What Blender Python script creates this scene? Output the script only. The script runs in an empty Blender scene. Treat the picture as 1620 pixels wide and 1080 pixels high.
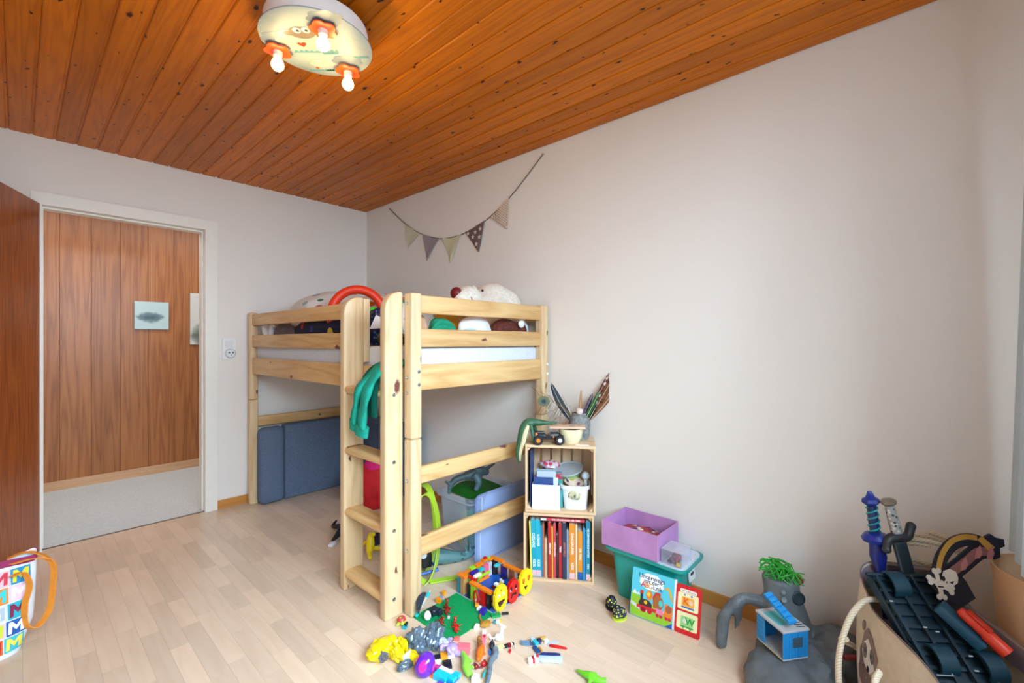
import bpy, bmesh, math, random
from mathutils import Vector, Matrix, Euler, noise
random.seed(7)
PI = math.pi
SC = bpy.context.scene
COL = SC.collection

# ---------------------------------------------------------------- camera
CAM_H = 1.22
cd = bpy.data.cameras.new('camera')
cd.sensor_width = 36.0
cd.lens = 36.0 * 712.0 / 1620.0
cd.clip_start = 0.02
cam = bpy.data.objects.new('camera', cd)
COL.objects.link(cam)
cam.location = (0, 0, CAM_H)
cam.rotation_euler = (PI / 2, 0, -math.atan(782 / 712.0))
SC.camera = cam

# ---------------------------------------------------------------- world, daylight, exposure
wd = bpy.data.worlds.new('world')
SC.world = wd
wd.use_nodes = True
bg = wd.node_tree.nodes['Background']
bg.inputs[0].default_value = (0.75, 0.87, 1.0, 1)
bg.inputs[1].default_value = 1.2
SC.view_settings.view_transform = 'Standard'
SC.view_settings.look = 'None'
SC.view_settings.gamma = 1.0
SC.view_settings.use_curve_mapping = False
SC.view_settings.exposure = 0.45


def area(name, loc, rot, sx, sy, power, color):
    l = bpy.data.lights.new(name, 'AREA')
    l.shape = 'RECTANGLE'
    l.size = sx
    l.size_y = sy
    l.energy = power
    l.color = color
    o = bpy.data.objects.new(name, l)
    o.location = loc
    o.rotation_euler = rot
    COL.objects.link(o)
    return o


area('window_daylight', (0.3, -1.75, 2.75), (PI / 2 - .62, 0, -.12), 3.6, 2.2, 620, (0.62, 0.82, 1.0))
area('hall_fill_light', (0.7, 4.45, 2.38), (0, 0, 0), 2.4, 0.8, 17, (0.95, 0.98, 1.0))  # unseen area light added to brighten the hall, no lamp modelled there


# ---------------------------------------------------------------- materials
def lin(c):
    return tuple(((x / 255.0) / 12.92 if x <= 10 else (((x / 255.0) + 0.055) / 1.055) ** 2.4) for x in c)


MATS = {}


class NT:
    def __init__(s, name):
        s.m = bpy.data.materials.new(name)
        s.m.use_nodes = True
        s.t = s.m.node_tree
        s.b = s.t.nodes['Principled BSDF']

    def n(s, typ, **kw):
        x = s.t.nodes.new(typ)
        for k, v in kw.items():
            if k.startswith('i_'):
                key = k[2:]
                key = int(key) if key.isdigit() else key
                x.inputs[key].default_value = v
            else:
                setattr(x, k, v)
        return x

    def l(s, a, b):
        s.t.links.new(a, b)

    def ramp(s, stops, fac=None):
        r = s.n('ShaderNodeValToRGB')
        e = r.color_ramp.elements
        while len(e) < len(stops):
            e.new(0.5)
        for i, (p, c) in enumerate(stops):
            e[i].position = p
            e[i].color = (*c, 1)
        if fac is not None:
            s.l(fac, r.inputs[0])
        return r

    def mix(s, fac, a, b, typ='MIX'):
        x = s.n('ShaderNodeMix', data_type='RGBA', blend_type=typ)
        for v, i in ((fac, 0), (a, 6), (b, 7)):
            if hasattr(v, 'links'):
                s.l(v, x.inputs[i])
            else:
                x.inputs[i].default_value = (*v, 1) if isinstance(v, tuple) else v
        return x.outputs[2]

    def bump(s, h, strength=0.2, dist=0.01):
        b = s.n('ShaderNodeBump', i_Strength=strength, i_Distance=dist)
        s.l(h, b.inputs['Height'])
        s.l(b.outputs[0], s.b.inputs['Normal'])


def plain(c, rough=0.5, nz=0.0, scale=30, bump=0.0, metal=0.0, spec=0.5, alpha=1.0, emit=0, trans=0, sheen=0):
    key = ('p', c, rough, nz, scale, bump, metal, spec, alpha, emit, trans, sheen)
    if key in MATS:
        return MATS[key]
    t = NT('mat_%03d' % len(MATS))
    col = lin(c)
    b = t.b
    b.inputs['Base Color'].default_value = (*col, 1)
    b.inputs['Roughness'].default_value = rough
    b.inputs['Metallic'].default_value = metal
    b.inputs['Specular IOR Level'].default_value = spec
    if sheen:
        b.inputs['Sheen Weight'].default_value = sheen
    tc = t.n('ShaderNodeTexCoord')
    no = t.n('ShaderNodeTexNoise', i_Scale=scale, i_Detail=3.0)
    t.l(tc.outputs['Object'], no.inputs['Vector'])
    k = nz if nz else 0.015
    lo = tuple(x * (1 - k) for x in col)
    hi = tuple(min(1, x * (1 + k)) for x in col)
    r = t.ramp([(0.3, lo), (0.7, hi)], no.outputs[0])
    t.l(r.outputs[0], b.inputs['Base Color'])
    if bump:
        t.bump(no.outputs[0], bump, 0.004)
    if emit:
        b.inputs['Emission Color'].default_value = (*col, 1)
        b.inputs['Emission Strength'].default_value = emit
    if alpha < 1:
        b.inputs['Alpha'].default_value = alpha
    MATS[key] = t.m
    return t.m


def wood(name, base, dark, axis, rings=9.0, stretch=0.09, knots=0.0, rough=0.42, knot_c=(0.10, 0.02, 0.012), kscale=7.0,
         streak=0.55, vary=0.10, bump=0.05, kflat=None):
    """procedural timber, grain along axis (0,1,2); every object gets its own offset and tone"""
    t = NT(name)
    base = lin(base)
    dark = lin(dark)
    tc = t.n('ShaderNodeTexCoord')
    oi = t.n('ShaderNodeObjectInfo')
    mul = t.n('ShaderNodeVectorMath', operation='SCALE')
    cx = t.n('ShaderNodeCombineXYZ', i_0=13.7, i_1=7.3, i_2=11.1)
    t.l(cx.outputs[0], mul.inputs[0])
    t.l(oi.outputs['Random'], mul.inputs['Scale'])
    add = t.n('ShaderNodeVectorMath', operation='ADD')
    t.l(tc.outputs['Object'], add.inputs[0])
    t.l(mul.outputs[0], add.inputs[1])
    sc = [1.0, 1.0, 1.0]
    sc[axis] = stretch
    mp = t.n('ShaderNodeMapping')
    mp.inputs['Scale'].default_value = sc
    t.l(add.outputs[0], mp.inputs[0])
    big = t.n('ShaderNodeTexNoise', i_Scale=rings, i_Detail=2.0)
    t.l(mp.outputs[0], big.inputs['Vector'])
    m1 = t.n('ShaderNodeMath', operation='MULTIPLY', i_1=7.0)
    t.l(big.outputs[0], m1.inputs[0])
    fr = t.n('ShaderNodeMath', operation='PINGPONG', i_1=0.5)
    t.l(m1.outputs[0], fr.inputs[0])
    fine = t.n('ShaderNodeTexNoise', i_Scale=rings * 14, i_Detail=3.0)
    t.l(mp.outputs[0], fine.inputs['Vector'])
    m2 = t.n('ShaderNodeMath', operation='MULTIPLY_ADD', i_1=0.5)
    t.l(fine.outputs[0], m2.inputs[0])
    t.l(fr.outputs[0], m2.inputs[2])
    mid = tuple(b * (1 - streak * .45) + d * streak * .45 for b, d in zip(base, dark))
    lo = tuple(b * (1 - streak) + d * streak for b, d in zip(base, dark))
    r = t.ramp([(0.18, lo), (0.42, mid), (0.75, base)], m2.outputs[0])
    hv = t.n('ShaderNodeHueSaturation')
    t.l(r.outputs[0], hv.inputs['Color'])
    mr = t.n('ShaderNodeMapRange', i_3=1 - vary, i_4=1 + vary)
    t.l(oi.outputs['Random'], mr.inputs[0])
    t.l(mr.outputs[0], hv.inputs['Value'])
    out = hv.outputs[0]
    if knots:
        sk = [1.0, 1.0, 1.0]
        sk[axis] = 0.42
        if kflat is not None:
            sk[kflat] = 0.0
        mk_ = t.n('ShaderNodeMapping')
        mk_.inputs['Scale'].default_value = sk
        wn_ = t.n('ShaderNodeTexNoise', i_Scale=40.0, i_Detail=1.0)
        t.l(add.outputs[0], wn_.inputs['Vector'])
        ws_ = t.n('ShaderNodeVectorMath', operation='SCALE')
        ws_.inputs['Scale'].default_value = .02
        t.l(wn_.outputs[1], ws_.inputs[0])
        wa_ = t.n('ShaderNodeVectorMath', operation='ADD')
        t.l(add.outputs[0], wa_.inputs[0])
        t.l(ws_.outputs[0], wa_.inputs[1])
        t.l(wa_.outputs[0], mk_.inputs[0])
        vo = t.n('ShaderNodeTexVoronoi', i_Scale=kscale)
        if kflat is not None:
            vo.voronoi_dimensions = '2D'
            sx_ = t.n('ShaderNodeSeparateXYZ')
            t.l(mk_.outputs[0], sx_.inputs[0])
            cx_ = t.n('ShaderNodeCombineXYZ')
            ax_ = [i for i in range(3) if i != kflat]
            t.l(sx_.outputs[ax_[0]], cx_.inputs[0])
            t.l(sx_.outputs[ax_[1]], cx_.inputs[1])
            t.l(cx_.outputs[0], vo.inputs['Vector'])
        else:
            t.l(mk_.outputs[0], vo.inputs['Vector'])
        sep = t.n('ShaderNodeSeparateColor')
        t.l(vo.outputs['Color'], sep.inputs[0])
        keep = t.n('ShaderNodeMath', operation='LESS_THAN', i_1=knots)
        t.l(sep.outputs[0], keep.inputs[0])
        kr = t.n('ShaderNodeMapRange', i_1=0.05, i_2=0.10, i_3=1.0, i_4=0.0)
        ks_ = t.n('ShaderNodeMath', operation='MULTIPLY_ADD', i_1=1.6, i_2=.75)
        t.l(sep.outputs[1], ks_.inputs[0])
        kd_ = t.n('ShaderNodeMath', operation='MULTIPLY')
        t.l(vo.outputs['Distance'], kd_.inputs[0])
        t.l(ks_.outputs[0], kd_.inputs[1])
        t.l(kd_.outputs[0], kr.inputs[0])
        k2 = t.n('ShaderNodeMath', operation='MULTIPLY')
        t.l(kr.outputs[0], k2.inputs[0])
        t.l(keep.outputs[0], k2.inputs[1])
        out = t.mix(k2.outputs[0], out, knot_c)
    t.l(out, t.b.inputs['Base Color'])
    t.b.inputs['Roughness'].default_value = rough
    if bump:
        t.bump(m2.outputs[0], bump, 0.002)
    return t.m


def thin_glass(name, tint=(1, 1, 1), tr=0.9):
    t = NT(name)
    tp = t.n('ShaderNodeBsdfTransparent')
    tp.inputs[0].default_value = (*tint, 1)
    lw = t.n('ShaderNodeLayerWeight', i_Blend=0.25)
    t.b.inputs['Base Color'].default_value = (*tint, 1)
    t.b.inputs['Roughness'].default_value = 0.12
    mr = t.n('ShaderNodeMapRange', i_3=1 - tr, i_4=min(1, 1.5 - tr))
    t.l(lw.outputs['Fresnel'], mr.inputs[0])
    mx = t.n('ShaderNodeMixShader')
    t.l(mr.outputs[0], mx.inputs[0])
    t.l(tp.outputs[0], mx.inputs[1])
    t.l(t.b.outputs[0], mx.inputs[2])
    t.l(mx.outputs[0], t.t.nodes['Material Output'].inputs[0])
    return t.m


def spots(name, base, dots, scale=20.0, size=0.3, rough=0.8, rnd=1.0, stretch=(1, 1, 1)):
    """cloth / plastic with printed spots in several colours"""
    t = NT(name)
    tc = t.n('ShaderNodeTexCoord')
    mp = t.n('ShaderNodeMapping')
    mp.inputs['Scale'].default_value = stretch
    t.l(tc.outputs['Object'], mp.inputs[0])
    vo = t.n('ShaderNodeTexVoronoi', i_Scale=scale, i_Randomness=rnd)
    t.l(mp.outputs[0], vo.inputs['Vector'])
    sep = t.n('ShaderNodeSeparateColor')
    t.l(vo.outputs['Color'], sep.inputs[0])
    stops = [(i / len(dots), lin(d)) for i, d in enumerate(dots)]
    r = t.ramp(stops, sep.outputs[0])
    r.color_ramp.interpolation = 'CONSTANT'
    lt = t.n('ShaderNodeMath', operation='LESS_THAN', i_1=size)
    t.l(vo.outputs['Distance'], lt.inputs[0])
    t.l(t.mix(lt.outputs[0], lin(base), r.outputs[0]), t.b.inputs['Base Color'])
    t.b.inputs['Roughness'].default_value = rough
    return t.m


# ---------------------------------------------------------------- mesh helpers
def NB():
    return bmesh.new()


def T(loc=(0, 0, 0), rot=(0, 0, 0), s=(1, 1, 1)):
    if isinstance(s, (int, float)):
        s = (s, s, s)
    return Matrix.Translation(loc) @ Euler(rot).to_matrix().to_4x4() @ Matrix.Diagonal((*s, 1))


def bx(bm, x0, x1, y0, y1, z0, z1, M=None):
    co = [(x, y, z) for x in (x0, x1) for y in (y0, y1) for z in (z0, z1)]
    v = [bm.verts.new(M @ Vector(c) if M else c) for c in co]
    for f in ((0, 1, 3, 2), (4, 6, 7, 5), (0, 4, 5, 1), (2, 3, 7, 6), (0, 2, 6, 4), (1, 5, 7, 3)):
        bm.faces.new([v[i] for i in f])
    return bm


def cb(bm, c, s, M=None):
    return bx(bm, c[0] - s[0] / 2, c[0] + s[0] / 2, c[1] - s[1] / 2, c[1] + s[1] / 2, c[2] - s[2] / 2, c[2] + s[2] / 2, M)


def bev(bm, w, seg=2):
    bmesh.ops.remove_doubles(bm, verts=bm.verts, dist=1e-6)
    bmesh.ops.bevel(bm, geom=list(bm.edges), offset=w, segments=seg, profile=0.5, affect='EDGES', clamp_overlap=True)
    return bm


def tube(bm, pts, rad, n=8, cap=True, flat=1.0, M=None):
    """sweep along pts; rad a number, list, or list of (a,b)"""
    pts = [Vector(p) for p in pts]
    k = len(pts)
    if not isinstance(rad, (list, tuple)):
        rad = [rad] * k
    rings = []
    up = None
    for i, p in enumerate(pts):
        d = (pts[min(i + 1, k - 1)] - pts[max(i - 1, 0)]).normalized()
        if up is None:
            up = Vector((0, 0, 1)) if abs(d.z) < 0.9 else Vector((1, 0, 0))
        s = d.cross(up)
        if s.length < 1e-4:
            s = d.cross(Vector((0, 1, 0)))
        s.normalize()
        up = s.cross(d).normalized()
        r = rad[i]
        a, b = r if isinstance(r, (tuple, list)) else (r, r * flat)
        rg = []
        for j in range(n):
            t = 2 * PI * j / n
            q = p + s * (a * math.cos(t)) + up * (b * math.sin(t))
            rg.append(bm.verts.new(M @ q if M else q))
        rings.append(rg)
    for i in range(k - 1):
        for j in range(n):
            bm.faces.new((rings[i][j], rings[i][(j + 1) % n], rings[i + 1][(j + 1) % n], rings[i + 1][j]))
    if cap:
        bm.faces.new(list(reversed(rings[0])))
        bm.faces.new(rings[-1])
    return bm


def cyl(bm, p0, p1, r, r2=None, n=14, M=None):
    return tube(bm, [p0, p1], [r, r if r2 is None else r2], n, True, 1.0, M)


def lathe(bm, prof, n=20, M=None, sx=1.0, sy=1.0):
    rings = []
    for r, z in prof:
        rg = []
        for j in range(n):
            t = 2 * PI * j / n
            q = Vector((r * sx * math.cos(t), r * sy * math.sin(t), z))
            rg.append(bm.verts.new(M @ q if M else q))
        rings.append(rg)
    for i in range(len(rings) - 1):
        for j in range(n):
            bm.faces.new((rings[i][j], rings[i][(j + 1) % n], rings[i + 1][(j + 1) % n], rings[i + 1][j]))
    if prof[0][0] > 1e-5:
        bm.faces.new(list(reversed(rings[0])))
    if prof[-1][0] > 1e-5:
        bm.faces.new(rings[-1])
    return bm


def prism(bm, poly, t0, t1, M=None):
    """poly in local xy, extruded along z"""
    a = [bm.verts.new(M @ Vector((x, y, t0)) if M else (x, y, t0)) for x, y in poly]
    b = [bm.verts.new(M @ Vector((x, y, t1)) if M else (x, y, t1)) for x, y in poly]
    n = len(poly)
    bm.faces.new(list(reversed(a)))
    bm.faces.new(b)
    for i in range(n):
        bm.faces.new((a[i], a[(i + 1) % n], b[(i + 1) % n], b[i]))
    return bm


def sph(bm, c, r, M=None, seg=14, rings=9):
    if isinstance(r, (int, float)):
        r = (r, r, r)
    mm = Matrix.Translation(c) @ Matrix.Diagonal((*r, 1))
    if M:
        mm = M @ mm
    bmesh.ops.create_uvsphere(bm, u_segments=seg, v_segments=rings, radius=1.0, matrix=mm)
    return bm


def lump(bm, c, r, amp=0.15, freq=2.0, sub=3, seed=0.0, M=None):
    if isinstance(r, (int, float)):
        r = (r, r, r)
    new = bmesh.ops.create_icosphere(bm, subdivisions=sub, radius=1.0)['verts']
    for v in new:
        k = 1 + amp * noise.noise(v.co * freq + Vector((seed, seed * 1.7, seed * .3))) + amp * .5 * noise.noise(v.co * freq * 2.3 + Vector((seed * 2, 0, seed)))
        q = Vector((v.co.x * r[0] * k + c[0], v.co.y * r[1] * k + c[1], v.co.z * r[2] * k + c[2]))
        v.co = M @ q if M else q
    return bm


def sheet(bm, nx, ny, fn):
    g = [[bm.verts.new(fn(i / nx, j / ny)) for j in range(ny + 1)] for i in range(nx + 1)]
    for i in range(nx):
        for j in range(ny):
            bm.faces.new((g[i][j], g[i + 1][j], g[i + 1][j + 1], g[i][j + 1]))
    return bm


def solid(bm, t):
    bmesh.ops.solidify(bm, geom=list(bm.faces), thickness=t)
    return bm


def rrect(w, h, r, n=5, x=0.0, y=0.0):
    p = []
    for cx, cy, a in ((w / 2 - r, h / 2 - r, 0), (-w / 2 + r, h / 2 - r, 90), (-w / 2 + r, -h / 2 + r, 180), (w / 2 - r, -h / 2 + r, 270)):
        for i in range(n + 1):
            t = math.radians(a + 90 * i / n)
            p.append((x + cx + r * math.cos(t), y + cy + r * math.sin(t)))
    return p


def ring_poly(r, n=24, x=0.0, y=0.0, ry=None):
    return [(x + r * math.cos(2 * PI * i / n), y + (ry or r) * math.sin(2 * PI * i / n)) for i in range(n)]


def cat(pts, n=6):
    """Catmull-Rom through pts"""
    P = [Vector(p) for p in pts]
    out = []
    for i in range(len(P) - 1):
        a, b, c, d = P[max(i - 1, 0)], P[i], P[i + 1], P[min(i + 2, len(P) - 1)]
        for k in range(n):
            t = k / n
            out.append(0.5 * ((2 * b) + (c - a) * t + (2 * a - 5 * b + 4 * c - d) * t * t + (3 * b - a - 3 * c + d) * t ** 3))
    out.append(P[-1])
    return out


def lerpl(vals, n):
    out = []
    for i in range(len(vals) - 1):
        for k in range(n):
            t = k / n
            out.append(vals[i] * (1 - t) + vals[i + 1] * t)
    out.append(vals[-1])
    return out


# ---------------------------------------------------------------- object helpers
def mesh_of(bm, name, smooth=False, sharp=40):
    bmesh.ops.recalc_face_normals(bm, faces=list(bm.faces))
    me = bpy.data.meshes.new(name)
    bm.to_mesh(me)
    bm.free()
    if smooth:
        for p in me.polygons:
            p.use_smooth = True
        me.set_sharp_from_angle(angle=math.radians(sharp))
    return me


def tag(o, label=None, cat_=None, group=None, kind=None):
    if label:
        o['label'] = label
    if cat_:
        o['category'] = cat_
    if group:
        o['group'] = group
    if kind:
        o['kind'] = kind
    return o


def thing(name, label, cat_, loc=(0, 0, 0), rot=(0, 0, 0), group=None):
    o = bpy.data.objects.new(name, None)
    o.empty_display_size = 0.05
    COL.objects.link(o)
    o.location = loc
    o.rotation_euler = rot if isinstance(rot, (tuple, list)) else (0, 0, rot)
    return tag(o, label, cat_, group)


def basis(o):
    m = o.matrix_basis.copy()
    while o.parent:
        o = o.parent
        m = o.matrix_basis @ m
    return m


def part(name, bm, mat, parent=None, smooth=True, world=False, sharp=40, label=None):
    if world and parent:
        bm.transform(basis(parent).inverted())
    me = mesh_of(bm, name, smooth, sharp)
    for m in (mat if isinstance(mat, (list, tuple)) else [mat]):
        me.materials.append(m)
    o = bpy.data.objects.new(name, me)
    COL.objects.link(o)
    if parent:
        o.parent = parent
    if label:
        o['label'] = label
    return o


def struct(name, bm, mat, smooth=False):
    return tag(part(name, bm, mat, None, smooth), kind='structure')


def solo(name, bm, mat, label, cat_, loc=(0, 0, 0), rot=(0, 0, 0), group=None, smooth=True, sharp=40):
    o = part(name, bm, mat, None, smooth, sharp=sharp)
    o.location = loc
    o.rotation_euler = rot if isinstance(rot, (tuple, list)) else (0, 0, rot)
    return tag(o, label, cat_, group)


def fuse(bm, voxel=0.004, smooth_it=4):
    """merge overlapping shapes of bm into one continuous skin"""
    bmesh.ops.recalc_face_normals(bm, faces=list(bm.faces))
    me = bpy.data.meshes.new('tmp')
    bm.to_mesh(me)
    o = bpy.data.objects.new('tmp', me)
    COL.objects.link(o)
    md = o.modifiers.new('r', 'REMESH')
    md.mode = 'VOXEL'
    md.voxel_size = voxel
    if smooth_it:
        ms = o.modifiers.new('s', 'SMOOTH')
        ms.iterations = smooth_it
    dg = bpy.context.evaluated_depsgraph_get()
    m2 = bpy.data.meshes.new_from_object(o.evaluated_get(dg))
    bm.clear()
    bm.from_mesh(m2)
    bpy.data.objects.remove(o)
    bpy.data.meshes.remove(me)
    bpy.data.meshes.remove(m2)
    return bm


def text_bm(body, size, ext=0.0004, align='CENTER', bold=0.0, sx=1.0):
    cu = bpy.data.curves.new('t', 'FONT')
    cu.body = body
    cu.size = size
    cu.extrude = ext
    cu.offset = bold
    cu.align_x = align
    cu.align_y = 'CENTER'
    cu.resolution_u = 2
    o = bpy.data.objects.new('t', cu)
    COL.objects.link(o)
    dg = bpy.context.evaluated_depsgraph_get()
    me = bpy.data.meshes.new_from_object(o.evaluated_get(dg))
    bm = NB()
    bm.from_mesh(me)
    bpy.data.objects.remove(o)
    bpy.data.curves.remove(cu)
    bpy.data.meshes.remove(me)
    if sx != 1.0:
        bm.transform(Matrix.Diagonal((sx, 1, 1, 1)))
    return bm


def letters(name, body, size, mat, parent, M, ext=0.0004, bold=0.0, sx=1.0, align='CENTER'):
    bm = text_bm(body, size, ext, align, bold, sx)
    bm.transform(M)
    return part(name, bm, mat, parent, False)


def face_m(o, z_axis, y_axis):
    """matrix whose local z points along z_axis and y along y_axis, at o"""
    z = Vector(z_axis).normalized()
    y = Vector(y_axis)
    y = (y - z * y.dot(z)).normalized()
    x = y.cross(z)
    return Matrix(((x.x, y.x, z.x, o[0]), (x.y, y.y, z.y, o[1]), (x.z, y.z, z.z, o[2]), (0, 0, 0, 1)))


def copy_tree(o, parent=None):
    c = o.copy()
    COL.objects.link(c)
    c.parent = parent
    for ch in list(o.children):
        copy_tree(ch, c)
    return c

# ---------------------------------------------------------------- the room
XR, YB, XL, YF, ZC = 2.17, 3.79, -0.77, -0.45, 2.41


def plaster(name, c):
    t = NT(name)
    tc = t.n('ShaderNodeTexCoord')
    no = t.n('ShaderNodeTexNoise', i_Scale=260.0, i_Detail=2.0)
    t.l(tc.outputs['Object'], no.inputs['Vector'])
    n2 = t.n('ShaderNodeTexNoise', i_Scale=1.3, i_Detail=2.0)
    t.l(tc.outputs['Object'], n2.inputs['Vector'])
    c = lin(c)
    r = t.ramp([(0.3, tuple(x * .97 for x in c)), (0.7, c)], n2.outputs[0])
    t.l(r.outputs[0], t.b.inputs['Base Color'])
    t.b.inputs['Roughness'].default_value = 0.9
    t.bump(no.outputs[0], 0.12, 0.002)
    return t.m


WALL = plaster('wall_paint', (238, 232, 225))
FRAME = plain((240, 236, 226), 0.35)

struct('wall_right', bx(NB(), XR, XR + .1, YF - .2, YB + .1, -.05, ZC + .05), WALL)
struct('wall_left', bx(NB(), XL - .1, XL, YF - .2, YB + .1, -.05, ZC + .05), WALL)
b = NB()
bx(b, XL - .1, .06, YB, YB + .1, -.05, ZC + .05)
bx(b, .94, XR + .1, YB, YB + .1, -.05, ZC + .05)
bx(b, .06, .94, YB, YB + .1, 2.05, ZC + .05)
struct('wall_back', b, WALL)
WX0, WX1, WZ0, WZ1 = -0.55, 1.6, 0.8, 2.26
b = NB()
bx(b, XL - .1, WX0, YF - .16, YF, -.05, ZC + .05)
bx(b, WX1, XR + .1, YF - .16, YF, -.05, ZC + .05)
bx(b, WX0, WX1, YF - .16, YF, -.05, WZ0)
bx(b, WX0, WX1, YF - .16, YF, WZ1, ZC + .05)
struct('wall_front', b, WALL)

# window (behind the camera, lets the daylight in)
b = NB()
yw0, yw1 = YF - .12, YF - .06
for x0, x1, z0, z1 in ((WX0, WX1, WZ0, WZ0 + .06), (WX0, WX1, WZ1 - .06, WZ1), (WX0, WX0 + .06, WZ0, WZ1), (WX1 - .06, WX1, WZ0, WZ1), (.69, .76, WZ0, WZ1)):
    bx(b, x0, x1, yw0, yw1, z0, z1)
win = struct('window_1', b, FRAME)
GLASS = thin_glass('window_glass', (1, 1, 1), 0.97)
for x0, x1 in ((WX0 + .06, .69), (.76, WX1 - .06)):
    part('pane', bx(NB(), x0, x1, YF - .095, YF - .085, WZ0 + .06, WZ1 - .06), GLASS, win, False)
part('window_sill', bx(NB(), WX0 - .05, WX1 + .05, YF - .06, YF + .06, WZ0 - .03, WZ0), FRAME, win, False)

# floor: laid strips of pale maple laminate
FLO = wood('maple_strip', (226, 200, 174), (196, 160, 126), 1, rings=9, stretch=.10, rough=.30, streak=.22, vary=.11, bump=.0)
FLO_DARK = plain((168, 138, 108), .6)
floor = struct('floor', bx(NB(), XL - .1, XR + .1, YF - .2, YB + .02, -.06, -.003), FLO_DARK)
SW = 0.0652
lens = (.27, .36, .44)
strip_me = []
for L in lens:
    q = bx(NB(), .0002, SW - .0002, .0002, L - .0002, -.004, 0)
    me = mesh_of(q, 'floor_strip')
    me.materials.append(FLO)
    strip_me.append(me)


def in_view(x, y):
    d = x * cam_f[0] + y * cam_f[1]
    if d < .2:
        return False
    u = 810 + 712 * (x * cam_r[0] + y * cam_r[1]) / d
    v = 540 + 712 * CAM_H / d
    return -40 < u < 1660 and v < 1120


_a = math.atan(782 / 712.0)
cam_f = (math.sin(_a), math.cos(_a))
cam_r = (math.cos(_a), -math.sin(_a))
rs = random.Random(3)
far = NB()
cand = []
x = XL
while x < XR - .001:
    y = YF - rs.uniform(0, .44)
    while y < YB:
        k = rs.choice((0, 1, 1, 2, 2))
        L = lens[k]
        cand.append((x, y, k, L))
        y += L
    x += SW
shown = [c for c in cand if c[1] + c[3] <= YB + .03 and c[0] + SW < XR + .05 and in_view(c[0] + SW / 2, c[1] + c[3] / 2)]
shown.sort(key=lambda c: (c[0] * cam_f[0] + c[1] * cam_f[1]))
near = set(shown[:299])
for c in cand:
    if c in near:
        o = bpy.data.objects.new('floor_strip', strip_me[c[2]])
        o.location = (c[0], c[1], 0)
        o.parent = floor
        COL.objects.link(o)
    else:
        bx(far, c[0] + .0002, min(c[0] + SW, XR) - .0002, max(c[1], YF) + .0002, min(c[1] + c[3], YB + .015) - .0002, -.004, 0)
tag(part('strip_field', far, FLO, floor, False), kind='stuff')

# ceiling: stained tongue and groove boards
CEI = wood('stained_pine_board', (206, 113, 1), (152, 66, 0), 1, rings=16, stretch=.05, knots=.7, rough=.40, kscale=13, kflat=2,
           knot_c=(.035, .006, .002), streak=.5, vary=.14, bump=.0)
CEI.node_tree.nodes['Principled BSDF'].inputs['Specular IOR Level'].default_value = .25
ceil = struct('ceiling', bx(NB(), XL - .1, XR + .1, YF - .2, YB + .1, ZC + .012, ZC + .06), plain((90, 38, 10), .7))
BW = 0.0918
q = NB()
prof = [(0, ZC + .012), (0, ZC + .0045), (.0045, ZC), (BW - .0135, ZC), (BW - .009, ZC + .0055), (BW - .001, ZC + .0055), (BW - .001, ZC + .012)]
prism(q, prof, YF - .15, YB - .001, Matrix(((1, 0, 0, 0), (0, 0, 1, 0), (0, 1, 0, 0), (0, 0, 0, 1))))
bme = mesh_of(q, 'ceiling_board')
bme.materials.append(CEI)
k = 0
while XR - k * BW > XL:
    o = bpy.data.objects.new('ceiling_board', bme)
    o.location = (XR - (k + 1) * BW, 0, 0)
    o.parent = ceil
    COL.objects.link(o)
    k += 1

# baseboards
BASE = wood('baseboard_wood', (205, 142, 66), (170, 98, 40), 0, rings=6, streak=.5)
BASEY = wood('baseboard_wood_y', (205, 142, 66), (170, 98, 40), 1, rings=6, streak=.5)
struct('baseboard_back', bx(NB(), .977, XR, YB - .012, YB, 0, .062), BASE)
struct('baseboard_right', bx(NB(), XR - .012, XR, YF, YB - .012, 0, .062), BASEY)
struct('baseboard_left', bx(NB(), XL, XL + .012, YF, YB, 0, .062), BASEY)

# door: frame and open leaf
b = NB()
bx(b, .05, .094, YB - .014, YB + .115, 0, 2.088)
bx(b, .900, .976, YB - .014, YB - .0005, 0, 2.088)
bx(b, .900, .945, YB - .0005, YB + .115, 0, 2.05)
bx(b, .094, .900, YB - .014, YB - .0005, 2.016, 2.088)
bx(b, .094, .900, YB - .0005, YB + .115, 2.016, 2.05)
bx(b, .892, .900, YB + .045, YB + .115, 0, 2.016)
bx(b, .094, .102, YB + .045, YB + .115, 0, 2.016)
bx(b, .102, .892, YB + .045, YB + .115, 2.006, 2.016)
struct('trim_1', b, FRAME)
LEAF = wood('door_veneer', (178, 94, 34), (128, 56, 18), 2, rings=16, stretch=.05, rough=.32, streak=.8, bump=.0)
b = NB()
bx(b, 0, .86, -.04, 0, .008, 2.02)
bev(b, .0015, 1)
leaf = part('door_1', b, LEAF, None, False)
leaf.location = (.086, YB - .016, 0)
leaf.rotation_euler = (0, 0, math.atan2(-.93, -.366))
tag(leaf, kind='structure')
b = NB()
cyl(b, (.80, -.04, 1.03), (.80, -.09, 1.03), .011)
cyl(b, (.80, -.085, 1.03), (.68, -.085, 1.03), .010)
part('door_handle', b, plain((170, 170, 172), .3, metal=1.0), leaf)

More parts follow.
